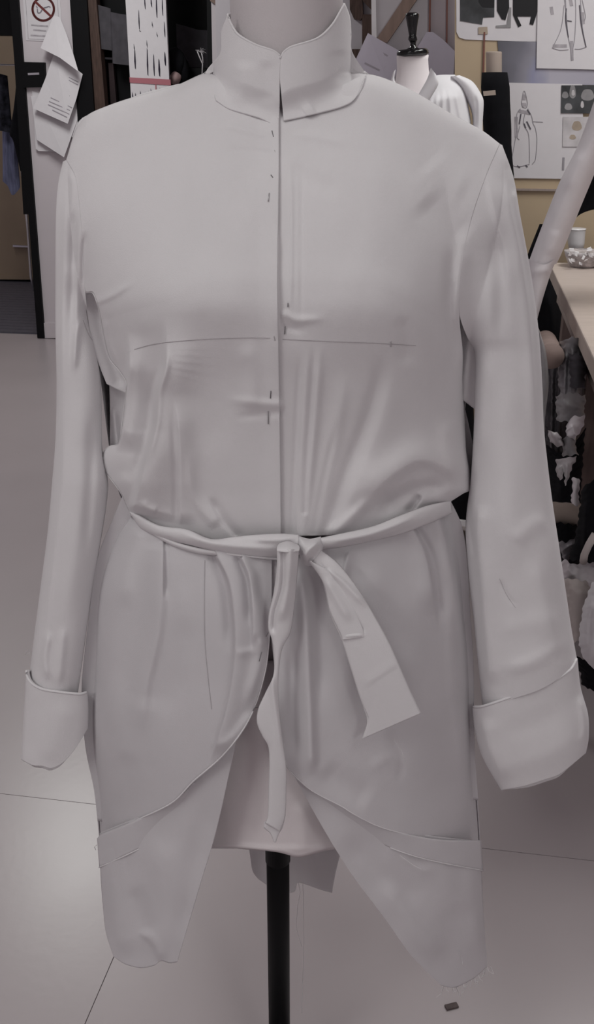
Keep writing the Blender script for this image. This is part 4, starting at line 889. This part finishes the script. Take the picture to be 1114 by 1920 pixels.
sleeve(SRi, SRo, [(938, 270), (942, 272)], [(905, 1330), (960, 1312), (1020, 1290), (1084, 1246)], 'right', 0.05,
       ([(886, 1326), (890, 1368), (905, 1420), (940, 1482)], [(1083, 1234), (1089, 1288), (1103, 1340), (1104, 1385), (1099, 1412)], [(886, 1326), (905, 1325), (960, 1307), (1020, 1288), (1070, 1256), (1083, 1234)], [(940, 1482), (985, 1474), (1020, 1463), (1050, 1452), (1099, 1412)],
        [([(905, 1340), (918, 1400), (950, 1470)], 0.006, 10, 20), ([(940, 1375), (1000, 1360), (1060, 1330)], -0.0012, 20, 20), ([(940, 1440), (1030, 1415), (1095, 1370)], 0.0022, 20, 20), ([(1086, 1300), (1098, 1360), (1090, 1400)], 0.004, 8, 8)], 0.06))

# stand collar: two halves and the back
def collar(Lc, Rc, T, B, extra):
    px, py = coons(Lc, Rc, T, B, 80, 80)
    t = (px-529)/129.0
    Dc = 0.064*np.clip(1-np.abs(t)**2.2, 0, 1)**0.5 + 0.004 - 0.006*np.linspace(1, 0, 80)[:, None]
    Dbod = d_body(px, py)
    v = np.linspace(0, 1, 80)[:, None]; w = sstep((v-0.55)/0.45)
    D = Dc*(1-w) + np.maximum(Dbod+0.0013, Dc*0)*w
    D = D + extra + folds(px, py, [([(455, 110), (450, 160), (430, 200)], 0.003, 16, 22), ([(590, 200), (570, 214)], 0.003, 14, 14), ([(640, 90), (640, 160)], -0.002, 20, 20), ([(500, 110), (505, 200)], -0.002, 16, 16)])
    P = at(px, py, YC-D)
    o = grid('collar', P, M['calico'], coat, thick=0.0014)
    bm = bmesh.new(); tube(bm, [Vector(p)+Vector((0, 0.0008, 0)) for p in P[0, ::2]], 0.0012, 6); from_bm('collar_edge', bm, M['calico'], o)
    return P
PL = collar([(427, 26), (415, 58), (412, 100), (386, 136), (398, 166), (405, 188)], [(527, 106), (525, 150), (524, 200), (523, 241)], [(427, 26), (433, 44), (447, 65), (480, 84), (512, 95), (527, 106)], [(405, 188), (430, 204), (490, 222), (523, 241)], 0.0008)
PR = collar([(526, 110), (525, 150), (529, 190), (532, 226)], [(647, 6), (656, 30), (659, 60), (660, 96), (686, 138), (684, 144)], [(526, 110), (532, 98), (546, 88), (595, 72), (622, 48), (640, 18), (647, 6)], [(532, 226), (600, 211), (660, 190), (684, 144)], 0.0018)
px, py = coons([(427, 26), (415, 58), (412, 100), (386, 136)], [(647, 6), (659, 60), (660, 96), (686, 138)], [(427, 26), (470, 2), (537, -8), (600, -2), (647, 6)], [(386, 136), (440, 115), (540, 110), (640, 115), (686, 138)], 60, 40)
t = (px-537)/np.maximum(np.abs(px[:, -1:]-537), 1); grid('back_collar', at(px, py, YC+0.066*np.clip(1-np.abs(t)**2.2, 0, 1)**0.5), M['calico'], coat, thick=0.002, flip=True)

# skirt: front panels with cutaway edges
KL = [(243, 962), (212, 1006), (193, 1056), (181, 1110), (176, 1180), (173, 1270), (168, 1330), (170, 1400), (178, 1460), (184, 1510), (187, 1566)]
KR = [(846, 940), (862, 1010), (873, 1080), (880, 1170), (885, 1300), (889, 1450), (896, 1530), (899, 1582)]
fKL, fKR = fpy(KL), fpy(KR)
def d_tail(px, py):
    t = (2*px-150-945)/795.0; return 0.148*np.clip(1-np.abs(t)**2.5, 0, 1)**0.5
def d_skirt(px, py):
    l = np.minimum(fKL(py), 246); r = fKR(py); t = (2*px-l-r)/(r-l)
    df = table(py, [(940, .112), (1010, .114), (1060, .124), (1150, .136), (1300, .145), (1450, .150), (1800, .15)])
    return df*np.clip(1-np.abs(t)**2.5, 0, 1)**0.5
SKF = [
 ([(306, 1015), (303, 1080), (296, 1180), (272, 1290), (262, 1400)], 0.007, 26, 12, .05, .3), ([(310, 1012), (310, 1130)], -0.005, 3, 8, 0, .3),
 ([(226, 1020), (212, 1100), (205, 1250), (215, 1450)], 0.006, 20, 26), ([(262, 990), (240, 1060), (232, 1150)], 0.005, 16, 16, .1, .3),
 ([(345, 1080), (340, 1180), (352, 1290)], 0.002, 18, 18),
 ([(408, 1044), (430, 1090), (440, 1160), (440, 1240), (425, 1330), (395, 1430)], 0.012, 3, 30, 0, .15), ([(402, 1046), (420, 1090), (430, 1160), (430, 1230)], -0.006, 12, 4, 0, .3),
 ([(455, 1048), (468, 1080), (474, 1130), (476, 1220)], 0.009, 3, 14, 0, .2), ([(448, 1050), (462, 1090), (468, 1180)], -0.005, 8, 3, 0, .3),
 ([(500, 1190), (478, 1218), (436, 1226)], 0.0022, 8, 10), ([(480, 1100), (490, 1170), (484, 1250), (455, 1340)], 0.005, 12, 10),
 ([(390, 1400), (430, 1390), (480, 1330)], 0.004, 14, 10),
 ([(560, 1060), (572, 1150), (580, 1300), (585, 1460)], 0.009, 14, 9, .1, .1), ([(596, 1060), (600, 1200), (600, 1330)], -0.005, 10, 14, .1, .3),
 ([(546, 1200), (548, 1320), (552, 1430)], -0.006, 10, 10), ([(630, 1035), (640, 1100), (650, 1200), (660, 1330)], 0.006, 22, 22, .1, .4),
 ([(652, 1040), (640, 1090)], 0.004, 3, 10, 0, .4), ([(690, 1050), (705, 1180), (730, 1330)], 0.004, 30, 30, .2, .3),
 ([(774, 992), (796, 1036), (808, 1090), (814, 1160)], 0.010, 26, 3, 0, .35), ([(782, 992), (806, 1040), (818, 1100), (824, 1180)], -0.007, 3, 9, 0, .3),
 ([(822, 970), (838, 1030), (852, 1110), (866, 1220)], 0.010, 16, 3, 0, .3), ([(832, 965), (850, 1040), (864, 1120), (876, 1230)], -0.006, 3, 8, 0, .3),
 ([(836, 1090), (846, 1180), (850, 1350)], 0.004, 12, 12), ([(760, 1180), (780, 1300), (800, 1500)], 0.005, 40, 40), ([(850, 1310), (862, 1380), (866, 1450)], 0.004, 10, 14),
 ([(690, 1450), (730, 1420), (770, 1440)], 0.0015, 12, 12), ([(730, 1370), (752, 1420), (750, 1470)], -0.0018, 8, 8), ([(600, 1440), (640, 1470), (700, 1500)], -0.004, 26, 26),
 ([(230, 1440), (260, 1350), (270, 1300)], 0.004, 24, 24), ([(300, 1350), (330, 1250), (350, 1150)], -0.003, 24, 24)]
def Yskirt(px, py, extra=0.0): return YC - d_skirt(px, py) - folds(px, py, SKF) - ripple(px, py, 0.0007) - extra
EDGE_L = [(510, 1030), (510, 1120), (506, 1170), (503, 1215), (497, 1260), (480, 1320), (455, 1370), (415, 1420), (362, 1466), (325, 1504), (270, 1532), (225, 1550), (187, 1566)]
EDGE_R = [(500, 1030), (502, 1150), (510, 1200), (516, 1250), (520, 1340), (537, 1434), (560, 1462), (590, 1486), (640, 1512), (662, 1526), (710, 1550), (770, 1566), (830, 1575), (899, 1582)]
NU, NV = 170, 330
px, py = coons(KL, EDGE_L, [(243, 962), (300, 1000), (400, 1026), (510, 1030)], [(187, 1564), (187, 1566)], NU, NV)
grid('skirt_panel', at(px, py, Yskirt(px, py, 0.004*sstep((px-380)/100))), M['calico_thin'], coat, thick=0.0013)
def hem(edge, extra):
    c = cr(edge, 150); c = c[c[:, 1] > 1180]; y = Yskirt(c[:, 0], c[:, 1], extra)
    P = at(c[:, 0], c[:, 1], y); bm = bmesh.new(); tube(bm, [Vector(p)+Vector((0, 0.0007, 0)) for p in P[::2]], 0.0010, 6); return from_bm('hem_edge', bm, M['calico'], coat)
hem(EDGE_L, 0.004)
px, py = coons(EDGE_R, KR, [(500, 1030), (640, 1015), (760, 985), (846, 940)], [(899, 1580), (899, 1582)], NU, NV)
grid('skirt_panel', at(px, py, Yskirt(px, py)), M['calico_thin'], coat, thick=0.0013)
hem(EDGE_R, 0.0)
# skirt back and the deeper side strips
px, py = coons([(232, 925), (206, 985), (184, 1042), (172, 1110), (164, 1180), (157, 1240), (153, 1300), (160, 1400), (176, 1480), (183, 1540), (187, 1590)], [(842, 932), (866, 985), (876, 1050), (882, 1150), (888, 1250), (890, 1400), (896, 1500), (902, 1590)],
               [(232, 925), (527, 960), (842, 932)], [(187, 1590), (527, 1590), (902, 1590)], 90, 130)
l, r = px[:, :1], px[:, -1:]; tt = (2*px-l-r)/(r-l)
Dk = 0.12*ell(tt, 2.4)-0.015
o = grid('back_skirt', at(px, py, YC+Dk), M['calico_thin'], coat, thick=0.0013, flip=True)
for (L, R, T, B) in (([(232, 925), (206, 985), (184, 1042), (172, 1110), (164, 1180), (157, 1240), (153, 1300), (160, 1400), (176, 1480), (183, 1540)], [(262, 960), (240, 1010), (215, 1080), (205, 1200), (205, 1300), (200, 1400), (205, 1540)], [(232, 925), (246, 945), (262, 960)], [(183, 1540), (205, 1540)]),
                     ([(815, 955), (835, 1030), (850, 1150), (855, 1300), (860, 1500)], [(842, 934), (866, 985), (876, 1050), (882, 1150), (888, 1250), (890, 1400), (897, 1500)], [(815, 955), (842, 934)], [(860, 1500), (897, 1500)])):
    px, py = coons(L, R, T, B, 30, 90); grid('side_strip', at(px, py, YC-0.03-0*px), M['calico_thin'], coat, thick=0.0013)

# tails: longer layer hanging behind the cutaway edge
TLS = [([(205, 1600), (215, 1700), (240, 1800)], 0.006, 20, 26, 0, .2), ([(300, 1560), (310, 1680), (300, 1800)], 0.004, 30, 30), ([(380, 1480), (370, 1600), (335, 1780)], -0.003, 20, 20), ([(260, 1745), (290, 1770), (302, 1806)], 0.004, 6, 14), ([(250, 1660), (280, 1760)], -0.003, 16, 16)]
def tail(name, Lc, Rc, T, B, st, back, nu=120, nv=150):
    px, py = coons(Lc, Rc, T, B, nu, nv)
    Y = YC - d_tail(px, py) + back - folds(px, py, st) - ripple(px, py, 0.0013)
    P = at(px, py, Y); grid(name, P, M['calico_thin'], coat, thick=0.0013); return P
tail('tail_panel', [(187, 1562), (187, 1600), (189, 1650), (193, 1700), (199, 1750), (213, 1794)], [(445, 1380), (430, 1450), (405, 1560), (375, 1660), (350, 1745), (332, 1804)], [(187, 1562), (225, 1546), (270, 1527), (325, 1498), (362, 1460), (415, 1414), (445, 1380)],
     [(213, 1794), (235, 1808), (265, 1815), (290, 1810), (302, 1802), (318, 1806), (332, 1804)], TLS, 0.010)
TRS = [([(880, 1600), (890, 1700), (900, 1800)], 0.005, 20, 14), ([(720, 1640), (790, 1760), (850, 1788)], 0.006, 22, 22), ([(790, 1600), (850, 1660), (880, 1720)], 0.004, 26, 26), ([(650, 1560), (720, 1650), (800, 1690)], -0.004, 26, 26), ([(752, 1598), (780, 1625), (810, 1640)], 0.0012, 8, 8)]
PT = tail('tail_panel', [(537, 1425), (560, 1470), (610, 1560), (660, 1640), (720, 1720), (770, 1790), (826, 1848)], [(899, 1577), (902, 1610), (904, 1650), (908, 1730), (914, 1812)], [(537, 1425), (560, 1456), (590, 1480), (640, 1506), (710, 1545), (770, 1561), (830, 1570), (899, 1577)],
     [(826, 1848), (850, 1852), (868, 1846), (892, 1832), (914, 1812)], TRS, 0.010)
# turned hem bands across the tails
def band(pts_top, pts_bot, back, keep, sink):
    px, py = coons([pts_top[0], pts_bot[0]], [pts_top[-1], pts_bot[-1]], pts_top, pts_bot, 90, 14)
    Y = YC - d_tail(px, py) + back + 0.012*sstep(sink(px))*np.linspace(0, 1, 14)[:, None] - ripple(px, py, 0.0013)
    P = at(px, py, Y); grid('hem_band', P, M['calico_thin'], coat, thick=0.0013)
    bm = bmesh.new(); tube(bm, [Vector(p) for p, x in zip(P[-1], px[-1]) if keep(x)], 0.0009, 5); from_bm('hem_edge', bm, M['calico'], coat)
band([(182, 1572), (190, 1564), (225, 1550), (270, 1531), (330, 1500), (364, 1468)], [(186, 1626), (205, 1618), (250, 1597), (300, 1570), (345, 1520), (366, 1470)], 0.005, lambda x: x < 262, lambda x: (x-215)/100)
band([(560, 1462), (640, 1513), (710, 1550), (770, 1566), (830, 1575), (903, 1576)], [(564, 1466), (650, 1545), (720, 1584), (780, 1606), (840, 1620), (906, 1632)], 0.005, lambda x: x > 730, lambda x: (800-x)/170)
# raw flap of the back hem behind the pole
px, py = coons([(466, 1580), (470, 1610), (474, 1634), (484, 1648)], [(642, 1580), (638, 1600), (630, 1632), (622, 1674)], [(466, 1580), (550, 1584), (642, 1580)],
               [(484, 1648), (505, 1662), (530, 1672), (552, 1672), (558, 1656), (572, 1658), (600, 1668), (622, 1674)], 60, 30)
grid('back_flap', at(px, py, YC+0.10+0.01*np.sin(px/18.0)), M['cardboard'] if False else M['calico'], coat, thick=0.0013)

# loose threads of the raw edges
bm = bmesh.new(); rnd = random.Random(3)
def thread(pts, Y, r=0.0004): tube(bm, [at(x, y, Y) for x, y in pts], r, 4, False)
bot = PT[-1]
for k in range(26):
    p = Vector(bot[rnd.randrange(0, len(bot))]); a = rnd.uniform(-0.6, 0.6); L_ = rnd.uniform(0.004, 0.018)
    tube(bm, [p, p+Vector((math.sin(a)*L_*0.5, -0.002, -L_*0.6)), p+Vector((math.sin(a)*L_+rnd.uniform(-.003, .003), -0.002, -L_))], 0.00035, 4, False)
Yt_ = YC-0.14
thread([(848, 1784), (854, 1790)], YC-0.09); thread([(858, 1780), (866, 1795), (868, 1808)], YC-0.09); thread([(840, 1808), (846, 1818)], YC-0.09)
thread([(920, 1812), (926, 1826)], YC-0.06); thread([(740, 1388), (752, 1405), (760, 1428)], YC-0.16); thread([(682, 1328), (690, 1345)], YC-0.165)
thread([(560, 1656), (563, 1675), (558, 1700), (556, 1740), (566, 1775)], YC+0.095); thread([(568, 1658), (570, 1760), (566, 1900)], YC+0.095)
thread([(56, 1224), (48, 1228), (52, 1218)], YC-0.02); thread([(182, 1584), (177, 1588), (180, 1594)], YC-0.02)
thread([(572, 1215), (578, 1224)], YC-0.155); thread([(750, 1604), (775, 1622), (790, 1630)], YC-0.145)
q = from_bm('loose_thread', bm, M['calico'], coat); q['kind'] = 'stuff'

# pencil lines on the cloth
def line_on(pts, Yfun, r=0.00045, n=120):
    c = cr(pts, n); y = Yfun(c[:, 0], c[:, 1]) - 0.0004; P = at(c[:, 0], c[:, 1], y)
    bm = bmesh.new(); tube(bm, [Vector(p) for p in P], r, 5); return from_bm('pencil_line', bm, M['pencil'], coat)
line_on([(252, 655), (285, 646), (330, 640), (400, 635), (470, 633), (517, 634)], lambda x, y: Yfront(x, y)-0.0022*sstep((x-470)/40), 0.0003)
line_on([(530, 636), (620, 640), (700, 643), (735, 645), (780, 648)], lambda x, y: Yfront(x, y, 'body', 0.0), 0.0003)
line_on([(733, 640), (733, 650)], lambda x, y: Yfront(x, y, 'body', 0.0), 0.0008, 8)
line_on([(514, 630), (516, 638)], lambda x, y: Yfront(x, y, 'body', 0.003), 0.0008, 8)
line_on([(384, 1050), (383, 1120), (384, 1200), (390, 1270), (397, 1330)], lambda x, y: Yskirt(x, y, 0.0042*float(0.1)), 0.0002)
line_on([(440, 1327), (490, 1327)], lambda x, y: YC-0.1045+0*x, 0.0004)
line_on([(156, 600), (168, 630), (188, 656)], lambda x, y: Yfront(x, y, 'left'), 0.0003)
line_on([(937, 1085), (950, 1115), (967, 1140)], lambda x, y: Yfront(x, y, 'right'), 0.00016)
# dressmaking pins
def pin(a, b, Yfun, m):
    P = [Vector(at(x, y, float(Yfun(np.array([float(x)]), np.array([float(y)]))[0])-0.0012)) for x, y in (a, ((a[0]+b[0])/2, (a[1]+b[1])/2), b)]
    bm = bmesh.new(); tube(bm, P, 0.00042, 6); from_bm('pin', bm, m, coat)
fl = lambda x, y: Yfront(x, y, 'body', 0.002); fr_ = lambda x, y: Yfront(x, y, 'body', 0)
for a, b, f, m in (((510, 245), (513, 257), fl, 'dark_steel'), ((515, 282), (520, 296), fl, 'dark_steel'), ((508, 328), (512, 333), fl, 'dark_steel'), ((505, 362), (503, 378), fl, 'steel'),
                   ((540, 568), (540, 576), fr_, 'dark_steel'), ((535, 612), (534, 627), fr_, 'dark_steel'), ((508, 733), (507, 747), fl, 'dark_steel'), ((503, 771), (503, 795), fl, 'dark_steel'),
                   ((503, 1186), (499, 1194), lambda x, y: Yskirt(x, y, 0.006), 'dark_steel'), ((491, 1222), (486, 1240), lambda x, y: Yskirt(x, y, 0.006), 'dark_steel'),
                   ((194, 1606), (198, 1618), lambda x, y: Yskirt(np.maximum(x, 196), np.minimum(y, 1560), -0.004), 'dark_steel'), ((896, 1608), (893, 1620), lambda x, y: YC-0.045+0*x, 'steel')):
    pin(a, b, f, M[m])

# ================================================================ THE TIE BELT
belt = empty('tie_belt', 'narrow calico tie belt knotted round the coat waist with hanging ends', 'belt', (at(560, 1030, YC-0.16)[0], YC-0.15, at(560, 1030, YC-0.16)[2]))
def d_waist(px): 
    t = (2*px-236-856)/620.0; return 0.118*np.clip(1-np.abs(t)**2.4, 0, 1)**0.5+0.008
def strap(name, top, bot, bulge, st, ybase=None, nu=120, nv=26, thick=0.002, m='calico'):
    px, py = coons([top[0], bot[0]], [top[-1], bot[-1]], top, bot, nu, nv)
    v = np.linspace(-1, 1, nv)[:, None]
    base = d_waist(px) if ybase is None else ybase(px, py)
    D = base + bulge*np.clip(1-np.abs(v)**2.2, 0, 1)**0.5 + folds(px, py, st)
    P = at(px, py, YC-D); grid(name, P, M[m], belt, thick=thick); return P
strap('waistband', [(243, 958), (262, 966), (300, 985), (350, 992), (395, 1010), (440, 1006), (480, 1002), (530, 1000), (560, 1002)], [(246, 966), (266, 992), (310, 1012), (360, 1024), (410, 1036), (450, 1042), (500, 1046), (530, 1046), (562, 1040)], 0.011,
      [([(330, 1000), (420, 1022), (530, 1030)], 0.003, 7, 7), ([(470, 1012), (520, 1012), (560, 1008)], 0.003, 6, 6), ([(290, 1003), (360, 1026), (440, 1042)], -0.003, 4, 4)])
strap('waistband', [(262, 984), (320, 1012), (370, 1026), (420, 1034), (470, 1041), (520, 1046)], [(270, 992), (320, 1022), (370, 1038), (410, 1042), (470, 1046), (520, 1050)], 0.006, [])
strap('waistband', [(592, 1010), (640, 1000), (700, 986), (750, 966), (800, 948), (846, 938)], [(592, 1032), (640, 1026), (700, 1014), (750, 1002), (800, 984), (848, 962)], 0.010,
      [([(610, 1018), (700, 1000), (790, 965)], 0.003, 6, 6), ([(620, 1024), (720, 1008), (800, 976)], -0.002, 4, 4)])
# knot
px, py = coons([(558, 1004), (560, 1030), (566, 1056)], [(602, 1006), (606, 1028), (592, 1060)], [(558, 1004), (580, 1010), (602, 1006)], [(566, 1056), (578, 1062), (592, 1060)], 50, 50, 'edges')
u = np.linspace(-1, 1, 50); E = (np.clip(1-np.abs(u[None])**2.4, 0, 1)*np.clip(1-np.abs(u[:, None])**2.4, 0, 1))**0.5
D = 0.122+0.034*E+folds(px, py, [([(566, 1050), (580, 1030), (600, 1010)], 0.006, 6, 8), ([(574, 1055), (592, 1040), (603, 1022)], -0.004, 4, 4)])
grid('knot', np.concatenate([at(px, py, YC-D), at(px, py, YC-0.12+0*D)[:, ::-1][:, 1:-1]], 1), M['calico'], belt, closed=True)
# loop folded over the belt, running down into the long twisted end
def ribbon(name, Lc, Rc, depth, prof, st, nu=30, nv=140, thick=0.0016):
    L, R = cr(Lc, nv), cr(Rc, nv); u = np.linspace(0, 1, nu)[None, :, None]
    P = L[:, None]*(1-u)+R[:, None]*u; px, py = P[..., 0], P[..., 1]
    base = table(py, depth); U = np.linspace(-1, 1, nu)[None]
    D = base + table(py, prof)*np.clip(1-np.abs(U)**2.2, 0, 1)**0.5 + folds(px, py, st)
    Q = at(px, py, YC-D); grid(name, Q, M['calico'], belt, thick=thick); return Q
ribbon('long_end', [(519, 1030), (519, 1060), (513, 1110), (504, 1150), (503, 1180), (510, 1200), (514, 1235), (512, 1268), (497, 1300), (484, 1330), (482, 1356), (492, 1380), (503, 1400), (505, 1432), (504, 1466), (502, 1530), (497, 1544)],
       [(561, 1030), (559, 1060), (556, 1100), (552, 1140), (545, 1185), (530, 1215), (524, 1250), (522, 1290), (524, 1330), (528, 1370), (532, 1400), (537, 1440), (537, 1480), (535, 1530), (525, 1560)],
       [(1020, .158), (1060, .158), (1100, .156), (1200, .160), (1300, .165), (1440, .168), (1560, .166)], [(1015, .012), (1100, .010), (1200, .005), (1300, .003), (1600, .003)],
       [([(531, 1030), (528, 1100), (514, 1150), (512, 1190)], -0.006, 4, 4, 0, .1), ([(545, 1030), (540, 1100), (525, 1170)], 0.005, 9, 9, 0, .2), ([(503, 1230), (518, 1340), (530, 1420)], 0.003, 6, 6)])
px, py = coons([(519, 1034), (520, 1024), (524, 1018)], [(561, 1034), (562, 1026), (558, 1020)], [(519, 1036), (540, 1038), (561, 1036)], [(524, 1018), (540, 1014), (558, 1020)], 30, 12)
v = np.linspace(0, 1, 12)[:, None]
grid('loop_top', at(px, py, YC-0.168+0.03*v**2-0.006*np.sin(np.linspace(0, np.pi, 30))[None]), M['calico'], belt, thick=0.002, flip=True)
ribbon('long_end_tip', [(497, 1540), (495, 1552), (506, 1562), (514, 1579)], [(536, 1528), (530, 1552), (524, 1562), (517, 1580)], [(1500, .166), (1600, .164)], [(1500, .002), (1600, .001)], [], 14, 24)
# right end: broad flat end with a folded strip
ribbon('broad_end', [(584, 1056), (602, 1085), (610, 1110), (618, 1150), (640, 1200), (655, 1245), (672, 1300), (688, 1350), (679, 1386)], [(600, 1030), (630, 1052), (656, 1082), (680, 1116), (700, 1150), (730, 1205), (750, 1250), (770, 1296), (790, 1338)],
       [(1020, .134), (1060, .146), (1150, .156), (1300, .163), (1400, .163)], [(1020, .008), (1100, .004), (1400, .002)],
       [([(612, 1068), (650, 1130), (684, 1190)], -0.003, 9, 4, 0, .1), ([(640, 1195), (684, 1190)], 0.003, 4, 6), ([(676, 1290), (750, 1240)], 0.0008, 5, 12), ([(600, 1060), (640, 1088), (690, 1140)], 0.004, 8, 5)])
ribbon('folded_strip', [(578, 1052), (600, 1082), (610, 1105), (618, 1145), (640, 1192), (642, 1200)], [(592, 1056), (615, 1068), (640, 1098), (660, 1130), (683, 1184), (684, 1194)], [(1040, .146), (1100, .153), (1200, .162)], [(1040, .008), (1120, .004), (1200, .002)],
       [([(606, 1080), (630, 1120), (660, 1170)], 0.003, 8, 8)])
